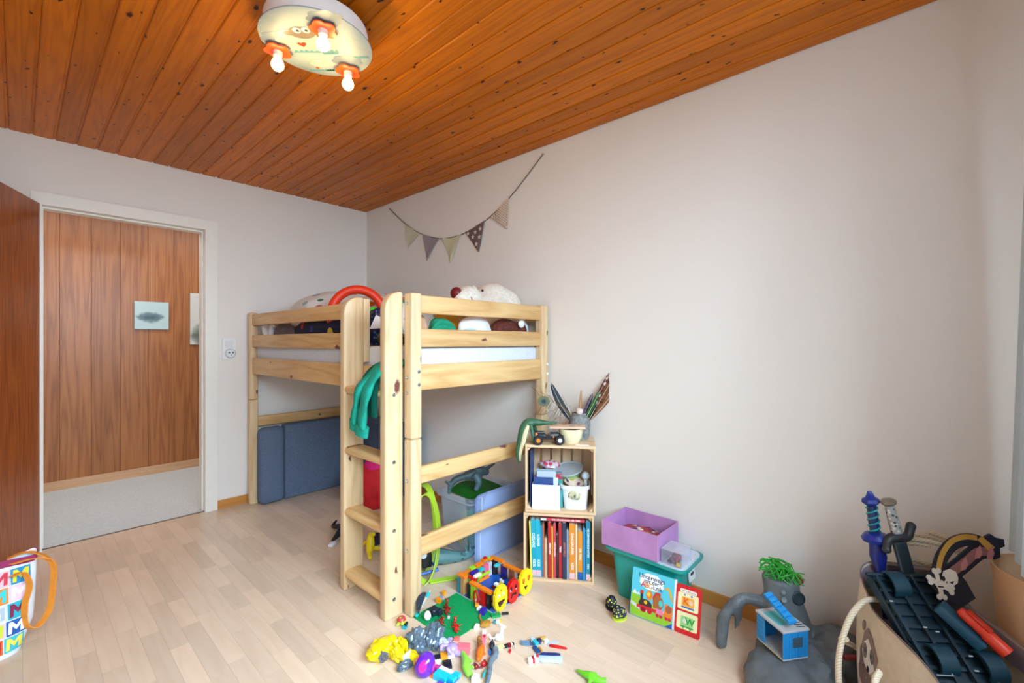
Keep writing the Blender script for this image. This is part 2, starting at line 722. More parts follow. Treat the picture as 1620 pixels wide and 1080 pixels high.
# hall behind the door
YH = 5.27
CARPET = plain((196, 197, 194), .95, .10, 90, .3)
struct('floor_hall', bx(NB(), -1.6, 3.2, YB + .021, YH + .05, -.06, -.004), CARPET)
struct('trim_2', bx(NB(), .094, .9, YB + .012, YB + .03, -.01, .0012), plain((96, 84, 72), .5))
struct('ceiling_hall', bx(NB(), -1.6, 3.2, YB + .1, YH + .05, ZC, ZC + .06), WALL)
struct('wall_hall_left', bx(NB(), -1.6, -1.5, YB + .1, YH, -.05, ZC), WALL)
struct('wall_hall_right', bx(NB(), 3.1, 3.2, YB + .1, YH, -.05, ZC), WALL)
hw = struct('wall_hall', bx(NB(), -1.6, 3.2, YH, YH + .05, -.05, ZC), plain((80, 40, 18), .6))
PANEL = wood('hall_veneer', (164, 102, 54), (114, 58, 24), 2, rings=12, stretch=.045, rough=.34, streak=.75, vary=.09, bump=.0)
q = bx(NB(), .0006, .1912, -.012, 0, .07, ZC - .001)
bev(q, .0012, 1)
pme = mesh_of(q, 'wall_panel')
pme.materials.append(PANEL)
for k in range(-8, 13):
    o = bpy.data.objects.new('wall_panel', pme)
    o.location = (.232 + k * .1918, YH, 0)
    o.parent = hw
    COL.objects.link(o)
struct('baseboard_hall', bx(NB(), -1.5, 3.1, YH - .02, YH - .0001, -.004, .072), wood('hall_base', (206, 160, 120), (176, 124, 86), 0, streak=.4))


# pictures on the hall wall
def lake_print(name, bright):
    t = NT(name)
    tc = t.n('ShaderNodeTexCoord')
    sp = t.n('ShaderNodeSeparateXYZ')
    t.l(tc.outputs['Generated'], sp.inputs[0])
    no = t.n('ShaderNodeTexNoise', i_Scale=7.0, i_Detail=5.0)
    t.l(tc.outputs['Generated'], no.inputs['Vector'])
    # distance from the waterline, wobbling shoreline of trees mirrored in it
    d = t.n('ShaderNodeMath', operation='SUBTRACT', i_1=.44 if bright else .18)
    t.l(sp.outputs[2], d.inputs[0])
    ab = t.n('ShaderNodeMath', operation='ABSOLUTE')
    t.l(d.outputs[0], ab.inputs[0])
    xx = t.n('ShaderNodeMath', operation='SUBTRACT', i_1=.45)
    t.l(sp.outputs[0], xx.inputs[0])
    x2 = t.n('ShaderNodeMath', operation='POWER', i_1=2.0)
    t.l(xx.outputs[0], x2.inputs[0])
    hh = t.n('ShaderNodeMath', operation='MULTIPLY_ADD', i_1=-1.1, i_2=.19 if bright else .2)
    t.l(x2.outputs[0], hh.inputs[0])
    h2 = t.n('ShaderNodeMath', operation='MULTIPLY_ADD', i_1=.22)
    t.l(no.outputs[0], h2.inputs[0])
    t.l(hh.outputs[0], h2.inputs[2])
    df = t.n('ShaderNodeMath', operation='SUBTRACT')
    t.l(h2.outputs[0], df.inputs[0])
    t.l(ab.outputs[0], df.inputs[1])
    if bright:
        r = t.ramp([(.06, lin((176, 196, 196))), (.16, lin((104, 128, 132))), (.3, lin((62, 86, 96)))], df.outputs[0])
    else:
        r = t.ramp([(.0, lin((196, 194, 186))), (.14, lin((110, 116, 108))), (.3, lin((58, 66, 58)))], df.outputs[0])
    t.l(r.outputs[0], t.b.inputs['Base Color'])
    t.b.inputs['Roughness'].default_value = .5
    return t.m


for nm, x0, x1, z0, z1, lab, br in (
        ('wall_picture', .708, .956, 1.332, 1.584, 'small square print of a misty lake shore on brown hall panelling', True),
        ('wall_picture', 1.125, 1.45, 1.19, 1.69, 'tall grey misty landscape print half hidden by door frame', False)):
    y = YH - .013
    b = NB()
    bx(b, x0, x1, y - .018, y - .001, z0, z1)
    solo(nm, b, lake_print('lake_print', br), lab, 'picture', smooth=False)
wl = thing('hanging_wire', 'thin wire hanging above the small lake print', 'wire', (.83, YH - .014, 1.58))
part('wire', tube(NB(), [(0, -.002, 0), (0, -.002, .55)], .0012, 5), plain((190, 170, 150), .4, metal=.6), wl)

# switch with socket beside the door
b = thing('light_switch', 'white light switch plate with a round plug-in night light', 'light switch', (1.05, YB - .001, 1.165))
WP = plain((236, 236, 236), .35)
b2 = NB()
prism(b2, rrect(.085, .155, .008), 0, .012, face_m((0, 0, 0), (0, -1, 0), (0, 0, 1)))
part('plate', b2, WP, b)
b2 = NB()
prism(b2, rrect(.052, .052, .004, 4, 0, .036), .0121, .018, face_m((0, 0, 0), (0, -1, 0), (0, 0, 1)))
part('rocker', b2, plain((228, 228, 228), .3), b)
b2 = NB()
lathe(b2, [(.034, .0121), (.034, .035), (.028, .043), (0, .044)], 18, face_m((.004, 0, -.032), (0, -1, 0), (0, 0, 1)))
nl = part('night_light', b2, plain((225, 228, 230), .3), b)
b2 = NB()
for dx in (-.012, .012):
    lathe(b2, [(.007, .0432), (.007, .0455), (0, .046)], 10, face_m((.004 + dx, 0, -.026), (0, -1, 0), (0, 0, 1)))
lathe(b2, [(.004, .0432), (.004, .0455), (0, .046)], 8, face_m((.004, 0, -.042), (0, -1, 0), (0, 0, 1)))
part('face_mark', b2, plain((120, 124, 130), .4), nl)

# ---------------------------------------------------------------- loft bed
KN = (.16, .045, .03)
PX = wood('pine_x', (222, 184, 128), (190, 138, 78), 0, rings=8, knots=.34, kscale=7.5, kflat=1, knot_c=KN, streak=.75, vary=.07)
PY = wood('pine_y', (222, 184, 128), (190, 138, 78), 1, rings=8, knots=.34, kscale=7.5, kflat=0, knot_c=KN, streak=.75, vary=.07)
PZ = wood('pine_z', (226, 198, 156), (196, 154, 104), 2, rings=8, knots=.34, kscale=7.5, kflat=1, knot_c=KN, streak=.7, vary=.05)
STEEL = plain((176, 186, 192), .28, metal=1.0)
BX0, BX1, BY0, BY1 = 1.166, 2.15, 1.66, 3.76
bed = thing('loft_bed', 'half-height pine loft bed with ladder in the room corner', 'bed', (1.66, 2.7, 0))


def bp(name, x0, x1, y0, y1, z0, z1, mat, w=.007):
    b = bx(NB(), x0, x1, y0, y1, z0, z1)
    bev(b, w, 3)
    return part(name, b, mat, bed, True, True, 60)


PS = .058
for px in (BX0, BX1 - PS):
    for py in (BY0, BY1 - PS):
        bp('post_upper', px, px + PS, py, py + PS, .7855, 1.437, PZ, .009)
        bp('post_lower', px, px + PS, py, py + PS, 0, .7845, PZ, .009)
for y in (BY0 + .016, BY1 - .036):
    for z0, z1 in ((1.347, 1.431), (1.194, 1.277), (.998, 1.115), (.575, .653), (.246, .334)):
        bp('end_rail', BX0 + PS - .004, BX1 - PS + .004, y, y + .028, z0, z1, PX)
for z0, z1 in ((1.340, 1.424), (1.178, 1.268)):
    bp('guard_rail', BX0 + .014, BX0 + .042, 2.118, BY1 - PS + .004, z0, z1, PY)
    bp('guard_rail', BX1 - .042, BX1 - .014, BY0 + PS - .004, BY1 - PS + .004, z0, z1, PY)
bp('side_rail', BX0 + .014, BX0 + .042, BY0 + PS - .004, BY1 - PS + .004, .978, 1.100, PY)
bp('side_rail', BX1 - .042, BX1 - .014, BY0 + PS - .004, BY1 - PS + .004, .978, 1.100, PY)
bp('rail_batten', BX0 + .0125, BX0 + .046, 2.085, 2.117, 1.115, 1.437, PZ, .003)
for k in range(13):
    bp('bed_slat', BX0 + .044, BX1 - .044, 1.80 + k * .145, 1.87 + k * .145, 1.0, 1.018, PX, .003)
# ladder rails with rounded heads
for y0, y1 in ((1.722, 1.768), (2.085, 2.131)):
    xo, xi, zt = 1.074, BX0 + (.012 if y0 > 2 else -.0005), 1.442
    poly = [(xo, 0), (xi, 0), (xi, zt)]
    for i in range(9):
        t = PI / 2 + PI / 2 * i / 8
        poly.append((xo + .075 + .075 * math.cos(t), zt - .085 + .085 * math.sin(t)))
    b = NB()
    prism(b, poly, 0, y1 - y0, Matrix(((1, 0, 0, 0), (0, 0, -1, y1), (0, 1, 0, 0), (0, 0, 0, 1))))
    bev(b, .009, 3)
    part('ladder_rail', b, PZ, bed, True, True, 60)
for z in (.985, .688, .385, .082):
    b = NB()
    prof = [(1.075 + .019 - .019 * math.sin(PI * i / 8), z + .019 * math.cos(PI * i / 8)) for i in range(9)] + [(1.158, z - .019), (1.158, z + .019)]
    prism(b, prof, 1.7685, 2.0845, Matrix(((1, 0, 0, 0), (0, 0, 1, 0), (0, 1, 0, 0), (0, 0, 0, 1))))
    part('rung', b, PY, bed, True, True, 50)
    cb_ = lathe(NB(), [(.0085, 0), (.0085, .0025), (.005, .003), (.004, .001), (0, .001)], 14, face_m((1.118, 1.722, z), (0, -1, 0), (0, 0, 1)))
    part('bolt', cb_, STEEL, bed, True, True)
for p, d in (((BX0 + .04, BY0, 1.085), (0, -1, 0)), ((BX0 + .04, BY0, 1.027), (0, -1, 0)), ((BX0, BY0 + .032, 1.39), (-1, 0, 0)), ((BX0, BY0 + .032, 1.06), (-1, 0, 0)),
             ((BX0, BY0 + .032, .99), (-1, 0, 0)), ((BX0, BY0 + .032, .60), (-1, 0, 0)), ((BX0, BY0 + .032, .29), (-1, 0, 0)),
             ((BX1 - .012, BY0, 1.085), (0, -1, 0)), ((BX1 - .012, BY0, 1.027), (0, -1, 0)), ((BX1 - .012, BY0, .81), (0, -1, 0))):
    part('bolt', lathe(NB(), [(.008, 0), (.008, .0022), (.0045, .0028), (.0035, .001), (0, .001)], 14, face_m(p, d, (0, 0, 1))),
         STEEL if p[0] < 2 else plain((240, 238, 230), .4), bed, True, True)
# mattress
b = bx(NB(), BX0 + .046, BX1 - .046, BY0 + .05, BY1 - .05, 1.019, 1.196)
bev(b, .022, 4)
solo('mattress', b, plain((216, 222, 230), .85, .04, 60, .1), 'white mattress lying on the loft bed', 'mattress')

# ---------------------------------------------------------------- ceiling lamp
LX, LY = .7363, 1.6303
lamp = thing('ceiling_lamp', 'round white ceiling lamp printed with sheep and three bare bulbs', 'ceiling lamp', (LX, LY, ZC))
WHITE = plain((238, 236, 232), .4)
part('drum', lathe(NB(), [(.07, -.0005), (.07, -.03), (.172, -.04), (.176, -.052), (.176, -.098), (.10, -.1035)], 48), WHITE, lamp)
t = NT('lamp_sky_print')
tc = t.n('ShaderNodeTexCoord')
no = t.n('ShaderNodeTexNoise', i_Scale=9.0, i_Detail=3.0)
t.l(tc.outputs['Object'], no.inputs['Vector'])
vo = t.n('ShaderNodeTexVoronoi', i_Scale=60.0)
t.l(tc.outputs['Object'], vo.inputs['Vector'])
lt = t.n('ShaderNodeMath', operation='LESS_THAN', i_1=.07)
t.l(vo.outputs['Distance'], lt.inputs[0])
r = t.ramp([(.35, lin((142, 156, 164))), (.6, lin((160, 168, 172)))], no.outputs[0])
t.l(t.mix(lt.outputs[0], r.outputs[0], lin((140, 150, 156))), t.b.inputs['Base Color'])
t.b.inputs['Roughness'].default_value = .5
disc = part('disc', lathe(NB(), [(.189, -.104), (.191, -.105), (.191, -.109), (.1895, -.110), (.10, -.110), (0, -.110)], 64), t.m, lamp)
DM = face_m((0, 0, -.110), (0, 0, -1), (-cam_f[0], -cam_f[1], 0))


def decal(polys, z, c, rough=.35, name='print'):
    for i_, p in enumerate(polys):
        part(name, prism(NB(), p, z - .0003 + .00008 * i_, z + .00008 * i_, DM), plain(c, rough), disc, False)


def cloud(x, y, s):
    pts = []
    for i in range(48):
        a = 2 * PI * i / 48
        k = 1 + .13 * abs(math.sin(a * 3.5)) * 1.6
        pts.append((x + s * k * math.cos(a), y + s * .62 * k * math.sin(a)))
    return pts


decal([cloud(-.123, .035, .055), cloud(.085, .135, .055), cloud(.075, -.092, .05)], .0006, (116, 128, 144))
decal([cloud(-.035, .03, .085)], .0008, (176, 176, 170))
decal([cloud(-.036, -.105, .032)], .0008, (178, 178, 172))
decal([ring_poly(.045, 24, -.026, .067, .030), ring_poly(.02, 14, -.07, .066, .012), ring_poly(.02, 14, .024, .07, .012)], .0012, (126, 110, 100))
decal([ring_poly(.0145, 16, -.038, .081), ring_poly(.0145, 16, -.006, .082)], .0016, (226, 224, 216))
decal([ring_poly(.006, 10, -.035, .079), ring_poly(.006, 10, -.004, .080)], .0020, (52, 48, 30))
decal([ring_poly(.0025, 8, -.033, .045), ring_poly(.0025, 8, -.018, .045)], .0016, (120, 96, 84))
decal([[(-.052, -.008), (-.038, .006), (-.036, .016), (-.045, .019), (-.053, .013), (-.061, .018), (-.070, .012), (-.066, .004)]], .0012, (200, 62, 30))
decal([ring_poly(.018, 16, -.037, -.097, .011), ring_poly(.009, 10, -.058, -.098, .005), ring_poly(.009, 10, -.017, -.099, .005)], .0012, (196, 172, 156))
decal([ring_poly(.006, 10, -.043, -.091), ring_poly(.006, 10, -.030, -.091)], .0016, (244, 240, 230))
decal([ring_poly(.0022, 8, -.042, -.092), ring_poly(.0022, 8, -.029, -.092)], .0020, (60, 50, 40))
decal([[(-.057, -.142), (-.050, -.132), (-.057, -.128), (-.065, -.133)]], .0012, (206, 70, 40))
for gx, gy, w in ((-.02, -.036, .085), (.03, -.046, .03), (.135, -.07, .03), (-.045, -.150, .05), (.0, -.148, .03)):
    rr = random.Random(int(gx * 1000))
    pts = [(gx - w, gy - .005)] + [(gx + w, gy - .005)]
    n = 9
    for i in range(n):
        pts.append((gx + w - 2 * w * (i + .3) / n, gy + rr.uniform(.006, .014)))
        pts.append((gx + w - 2 * w * (i + .8) / n, gy))
    decal([pts], .0010, (92, 142, 156))
decal([ring_poly(.008, 14, -.112, -.012)], .0010, (96, 150, 150))

ORANGE = plain((236, 84, 24), .4)
BULB = plain((255, 226, 150), .3, emit=7.0)
for bx_, by_ in ((-.0905, .1277), (-.0295, -.1085), (.1467, .0547)):
    fl = []
    for i in range(60):
        a = 2 * PI * i / 60
        k = .038 + .010 * abs(math.cos(a * 2.5))
        fl.append((bx_ + k * math.cos(a), by_ + k * math.sin(a)))
    b = prism(NB(), fl, -.122, -.116)
    bev(b, .0015, 2)
    part('collar', b, ORANGE, lamp)
    part('socket', lathe(NB(), [(.017, -.1105), (.017, -.116), (.0155, -.138), (.013, -.140)], 18, T((bx_, by_, 0))), plain((214, 200, 190), .4), lamp)
    part('bulb', lathe(NB(), [(.011, -.1395), (.013, -.147), (.019, -.157), (.0225, -.168), (.021, -.178), (.013, -.188), (0, -.191)], 20, T((bx_, by_, 0))), BULB, lamp)
    pl = bpy.data.lights.new('bulb_light', 'POINT')
    pl.energy = 1.4
    pl.color = (1.0, .72, .30)
    pl.shadow_soft_size = .02
    po = bpy.data.objects.new('bulb_light', pl)
    po.location = (LX + bx_, LY + by_, ZC - .215)
    COL.objects.link(po)

# ---------------------------------------------------------------- pennant garland on the right wall
XG = XR - .006
SP = [(3.4, 2.367), (3.156, 2.188), (2.932, 2.07), (2.697, 2.001), (2.469, 1.994), (2.221, 2.049), (1.986, 2.163), (1.713, 2.366)]
gar = thing('pennant_garland', 'string of five small cloth pennants sagging across the right wall', 'garland', (XG, 2.6, 2.0))
part('ribbon', tube(NB(), cat([(XG, y, z) for y, z in SP], 5), .0055, 6, True, .5), plain((122, 112, 98), .9), gar, world=True)
for y, z in (SP[0], SP[-1]):
    part('nail', lathe(NB(), [(.004, 0), (.004, .008), (.006, .009), (0, .011)], 10, face_m((XR, y, z), (-1, 0, 0), (0, 0, 1))), STEEL, gar, world=True)
FL = [(((3.156, 2.186), (2.963, 2.086), (3.131, 1.986)), (206, 206, 178)), (((2.92, 2.064), (2.718, 2.008), (2.874, 1.854)), (158, 146, 150)),
      (((2.676, 2.0), (2.469, 1.995), (2.581, 1.81)), (206, 204, 168)), (((2.425, 2.003), (2.221, 2.049), (2.282, 1.845)), (112, 92, 88)),
      (((2.181, 2.067), (1.996, 2.158), (2.007, 1.959)), (220, 202, 184))]
FM = face_m((0, 0, 0), (-1, 0, 0), (0, 0, 1))
for i, (tri, c) in enumerate(FL):
    # local x of FM is -Y of the room
    poly = [(-y, z) for y, z in tri]
    b = NB()

    def fn(s, u, tri=tri, i=i):
        a, bb, cc_ = [Vector((0, y, z)) for y, z in tri]
        e = a.lerp(bb, s)
        p = e.lerp(cc_, u)
        return Vector((XG - .003 - .004 * math.sin(u * 4 + i + s * 5), p.y, p.z))
    sheet(b, 8, 8, fn)
    bmesh.ops.remove_doubles(b, verts=b.verts, dist=1e-5)
    solid(b, .0015)
    m = plain(c, .95, .06, 120, .1)
    pn = part('pennant', b, m, gar, True, True, label=('pale green pennant', 'mauve grey pennant', 'pale olive pennant', 'brown pennant with white stars', 'cream dotted pennant')[i])
    if i == 4:
        q = NB()
        A_, B_, C_ = [Vector((0, y, z)) for y, z in tri]
        for r_ in range(1, 11):
            for c2 in range(12 - r_):
                e_ = A_.lerp(B_, (c2 + .5) / (12 - r_)).lerp(C_, r_ / 11.5)
                prism(q, ring_poly(.0034, 7, -e_.y, e_.z), -XG + .0085, -XG + .0092, FM)
        tag(part('dots', q, plain((120, 92, 80), .9), pn, False, True), kind='stuff')
    if i == 3:
        for sy, sz in ((2.262, 2.0), (2.31, 1.985), (2.335, 1.955), (2.27, 1.945), (2.30, 1.90), (2.385, 1.985)):
            st = [((.018 if k % 2 == 0 else .0075) * math.sin(PI * k / 5) - sy, (.018 if k % 2 == 0 else .0075) * math.cos(PI * k / 5) + sz) for k in range(10)]
            part('star', prism(NB(), st, -XG + .0085, -XG + .0095, FM), plain((226, 218, 212), .9), pn, False, True)

# ---------------------------------------------------------------- curtain at the window
t = NT('curtain_weave')
tc = t.n('ShaderNodeTexCoord')
wv = t.n('ShaderNodeTexWave', i_Scale=110.0, i_Distortion=2.0, wave_type='BANDS', bands_direction='Z')
t.l(tc.outputs['Object'], wv.inputs['Vector'])
r = t.ramp([(.2, lin((222, 230, 234))), (.8, lin((244, 248, 250)))], wv.outputs[0])
t.l(r.outputs[0], t.b.inputs['Base Color'])
t.b.inputs['Roughness'].default_value = .9
tl = t.n('ShaderNodeBsdfTranslucent')
t.l(r.outputs[0], tl.inputs[0])
mx = t.n('ShaderNodeMixShader', i_0=.6)
t.l(t.b.outputs[0], mx.inputs[1])
t.l(tl.outputs[0], mx.inputs[2])
t.l(mx.outputs[0], t.t.nodes['Material Output'].inputs[0])
b = sheet(NB(), 64, 14, lambda s, u: Vector((1.50 + (.40 + .13 * u) * s, -.25 + .025 * math.sin(s * 30) + .035 * u, 2.30 - 1.69 * u + .006 * math.sin(s * 19))))
solid(b, .002)
solo('curtain', b, t.m, 'pale woven curtain hanging at the right edge of the room', 'curtain')

# ---------------------------------------------------------------- bedding and things on the bed
MT = 1.197
DUV = spots('dino_print_cloth', (234, 230, 224), [(64, 128, 108), (214, 104, 46), (150, 190, 196), (210, 160, 60), (196, 120, 116), (50, 100, 84)], 9.5, .30, .9, stretch=(1, 1, 1.6))
b = NB()
lump(b, (1.58, 3.22, MT + .16), (.32, .42, .235), .10, 2.2, 4, 3)
lump(b, (1.72, 2.75, MT + .13), (.33, .36, .22), .10, 2.2, 4, 8)
for v in b.verts:
    v.co.z = max(v.co.z, MT + .002)
    v.co.x = max(min(v.co.x, 2.09), 1.30)
    v.co.y = min(v.co.y, 3.70)
fuse(b, .018, 3)
solo('duvet', b, DUV, 'white duvet printed with coloured dinosaurs, heaped on the bed', 'duvet')


def heap(name, label, cat_, mat, c, r, seed, amp=.18, freq=2.0, sub=4, rot=0.0):
    b = lump(NB(), (0, 0, 0), r, amp, freq, sub, seed)
    for v in b.verts:
        if v.co.z < -r[2] * .8:
            v.co.z = -r[2] * .8
    z = c[2] if len(c) > 2 else MT
    return solo(name, b, mat, label, cat_, (c[0], c[1], z + r[2] * .8 + .001), rot)


NAVY = spots('navy_print_cloth', (28, 32, 62), [(230, 230, 226), (40, 60, 140), (22, 26, 50), (214, 186, 70), (28, 32, 62), (190, 50, 46)], 11, .33, .9)
heap('pillow', 'navy printed pillow squeezed against the bed guard rail', 'pillow', NAVY, (1.262, 2.73), (.045, .40, .098), 4, .10)
heap('blanket', 'taupe folded blanket at the foot end of bed', 'blanket', plain((108, 92, 92), .95, .2, 14), (1.264, 3.31), (.045, .17, .085), 6, .12)
b = NB()
tube(b, cat([(1.24, 3.44, 1.225), (1.245, 3.56, 1.25), (1.25, 3.64, 1.33)], 5), [.03] * 11, 10)
tube(b, cat([(1.24, 3.46, 1.222), (1.25, 3.52, 1.28), (1.25, 3.50, 1.34)], 5), [.022] * 11, 10)
solo('plush_toy', fuse(b, .008, 3), plain((226, 224, 220), .95, .06, 60, .2), 'small white plush limb poking out by the far bed post', 'plush toy')
b = tube(NB(), cat([(1.213, 2.26, MT + .004), (1.214, 2.28, 1.27), (1.216, 2.29, 1.33), (1.25, 2.30, 1.36)], 5), .016, 8, True, .25)
solo('strap', b, plain((222, 44, 30), .7), 'bright red strap hanging behind the bed guard rail', 'strap')

# red ring standing on the bed
b = NB()
ringM = face_m((1.372, 2.50, MT + .18), (-.55, -.83, .05), (0, 0, 1))
pts = [(.150 * math.cos(a), .155 * math.sin(a), 0) for a in [2 * PI * i / 40 for i in range(41)]]
tube(b, pts, [(.027, .030)] * 41, 10, False, 1, ringM)
bmesh.ops.remove_doubles(b, verts=b.verts, dist=1e-4)
solo('ring_toy', b, plain((226, 54, 20), .45), 'orange-red plastic ring standing upright on the bed behind ladder', 'toy ring')
heap('sequin_pillow', 'dark blue sequinned pillow with green spots in the ladder gap', 'pillow',
     spots('sequins', (24, 34, 72), [(30, 60, 150), (40, 120, 60), (24, 34, 72), (60, 110, 190), (18, 24, 44)], 55, .4, .3), (1.345, 2.245), (.06, .075, .115), 9, .12)
b = sph(NB(), (0, 0, 0), (.05, .05, .05), seg=20, rings=12)
solo('toy_ball', b, plain((70, 200, 50), .4), 'lime green ball behind the blue sequinned pillow', 'ball', (1.40, 2.375, 1.373))
heap('bag', 'black cloth bag with pale trim lying in the ladder gap', 'bag', spots('black_cloth', (26, 22, 24), [(90, 70, 76), (26, 22, 24), (26, 22, 24)], 14, .3, .8), (1.30, 2.02), (.07, .09, .042), 12, .12)
b = prism(NB(), [(0, 0), (.14, .03), (.02, .085)], 0, .002)
solo('paper_triangle', b, plain((238, 232, 230), .8), 'white pointed paper corner above the black bag', 'paper', (1.262, 2.175, 1.285), (1.25, .1, -.75), smooth=False)

# things behind the near end rails
heap('plush_toy', 'tan plush toy squeezed beside the near bed post', 'plush toy', plain((196, 150, 118), .95, .2, 30, .2), (1.292, 1.768), (.032, .04, .085), 2, .1)
b = NB()
for k in range(5):
    tube(b, cat([(-.088 + .008 * k, .0, .012 + .016 * k), (-.045, -.012, .03 + .022 * k), (.01, -.014, .036 + .021 * k), (.05, -.010, .026 + .018 * k), (.088 - .01 * k, 0, .012 + .008 * k)], 5), [(.030, .0125)] * 21, 8)
solo('green_shirt', fuse(b, .0045, 1), plain((22, 140, 104), .9, .1, 40), 'crumpled green shirt behind the near bed rail', 'shirt', (1.415, 1.762, MT + .003))
heap('mustard_cloth', 'mustard yellow cloth bunched behind the green shirt', 'cloth', plain((206, 150, 44), .95, .2, 20, .2), (1.545, 1.885), (.10, .05, .10), 5, .2)
b = NB()
lump(b, (0, 0, 0), (.115, .045, .085), .1, 1.6, 4, 4)
for v in b.verts:
    v.co.z = max(v.co.z, -.075)
solo('cushion', b, spots('mint_cushion', (230, 232, 236), [(230, 232, 236), (176, 206, 200)], 5, .5, .9), 'white and mint cushion behind the near bed rail', 'cushion', (1.655, 1.778, MT + .077))
b = NB()
sph(b, (0, 0, .08), (.115, .06, .075))
sph(b, (.118, -.012, .075), (.046, .042, .07))
sph(b, (-.09, -.01, .05), (.06, .04, .045))
bb = solo('plush_animal', fuse(b, .008, 2), plain((92, 36, 26), .8, .5, 90, .5), 'dark reddish brown sparkly plush animal behind the near rail', 'plush toy', (1.895, 1.782, MT + .001))
part('ear_patch', sph(NB(), (.075, -.062, .125), (.025, .012, .024)), plain((236, 232, 230), .9), bb)
heap('pillow', 'pale blue-white pillow corner by the wall-side bed post', 'pillow', plain((206, 218, 226), .9), (2.06, 1.80), (.035, .05, .09), 15, .06)

# white plush bear lying on the pile
bear = thing('plush_bear', 'large white plush bear with dark red nose lying on the bed', 'plush toy', (1.972, 1.97, MT))
b = NB()
sph(b, (0, 0, .17), (.165, .15, .17))
sph(b, (.03, .02, .27), (.135, .13, .12))
sph(b, (.09, -.05, .20), (.10, .10, .15))
sph(b, (-.20, -.01, .265), (.092, .085, .085))
sph(b, (-.255, -.03, .265), (.062, .055, .055))
sph(b, (-.12, .03, .24), (.08, .08, .08))
sph(b, (-.13, .02, .335), (.028, .02, .026))
sph(b, (-.16, -.07, .09), (.10, .05, .055))
FUR = plain((232, 224, 210), 1.0, .12, 70, .6)
part('body', fuse(b, .010, 4), FUR, bear)
part('nose', sph(NB(), (-.292, -.012, .297), (.032, .038, .036)), plain((116, 18, 24), .5), bear)
part('eye', sph(NB(), (-.150, -.078, .320), (.009, .005, .009)), plain((30, 24, 24), .3), bear)
part('mouth', tube(NB(), [(-.245, -.084, .275), (-.240, -.087, .262), (-.243, -.086, .25)], .003, 6), plain((150, 130, 120), .9), bear)

# green hoodie hanging in the ladder
hood = thing('hoodie', 'teal green hoodie hanging over the ladder by its sleeves', 'hoodie', (1.06, 1.88, .80))
TEAL = plain((12, 158, 134), .92, .08, 40, .15)
for pth, w, nm in (([(1.215, 1.80, 1.118), (1.16, 1.805, 1.124), (1.10, 1.815, 1.095), (1.060, 1.845, 1.01), (1.052, 1.868, .92), (1.052, 1.880, .835)], (.03, .045, .062, .068, .064, .056), 'sleeve'),
                   ([(1.215, 1.83, 1.122), (1.17, 1.845, 1.126), (1.115, 1.87, 1.085), (1.062, 1.908, 1.012), (1.056, 1.938, .925), (1.060, 1.955, .85)], (.026, .04, .050, .054, .050, .042), 'sleeve')):
    P_ = cat(pth, 5)
    W_ = lerpl(list(w), 5)
    b = NB()
    tube(b, P_, [(a * (1 + .10 * math.sin(i * 1.3)), .017 + .004 * math.sin(i * .9)) for i, a in enumerate(W_)], 14)
    sl = part(nm, b, TEAL, hood, world=True, sharp=80)
    e = P_[-1]
    d = (P_[-1] - P_[-3]).normalized()
    b = tube(NB(), [e - d * .004, e + d * .02, e + d * .045], [(w[-1] * .98, .0195), (w[-1] * .94, .019), (w[-1] * .9, .017)], 14)
    part('cuff', b, TEAL, sl, world=True)
_top = cat([(1.24, 0, 1.10), (1.20, 0, 1.122), (1.15, 0, 1.122), (1.10, 0, 1.08), (1.072, 0, 1.0), (1.069, 0, .93), (1.070, 0, .88)], 4)


def _hb(s, u):
    p = _top[min(len(_top) - 1, int(round(u * (len(_top) - 1))))]
    return Vector((p.x + .007 * math.sin(s * 14 + u * 3) * u, 1.782 + (.07 + .15 * u) * s, p.z))


b = sheet(NB(), 20, len(_top) - 1, _hb)
solid(b, .006)
part('body', b, plain((8, 118, 98), .92), hood, world=True)

# ---------------------------------------------------------------- folding foam sofa under the bed
GREYB = plain((92, 108, 132), .95, .22, 160, .25)


def foam(label, x0, x1, y0, y1, z1, w=.02, group='grey foam panels under the bed'):
    b = bx(NB(), x0, x1, y0, y1, .001, z1)
    bev(b, w, 4)
    return solo('foam_cushion', b, GREYB, label, 'cushion', group=None)


foam('narrow blue-grey foam cushion standing beside the far bed post', 1.205, 1.385, 3.60, 3.71, .575, .045)
foam('wide blue-grey foam cushion panel along the foot end under bed', 1.389, 2.04, 3.635, 3.715, .575, .014)
foam('blue-grey foam cushion panel along the wall under the bed', 2.045, 2.10, 2.86, 3.71, .575, .014)

# ---------------------------------------------------------------- small toy helpers
def critter(name, label, cat_, mat, chains, loc, rot=(0, 0, 0), s=1.0, vox=None, group=None, it=2):
    """one continuous skin from chains of (points, radii); plus spheres as (centre, radius)"""
    b = NB()
    for pts, rad in chains:
        if isinstance(pts[0], (int, float)):
            sph(b, pts, rad, seg=12, rings=8)
        else:
            n = 4
            P_ = cat(pts, n)
            R_ = lerpl(list(rad), n)
            tube(b, P_, R_, 9)
    bmesh.ops.scale(b, vec=(s, s, s), verts=b.verts)
    fuse(b, vox or .004 * s, it)
    zmin = min(v.co.z for v in b.verts)
    return solo(name, b, mat, label, cat_, loc, rot, group, sharp=70)


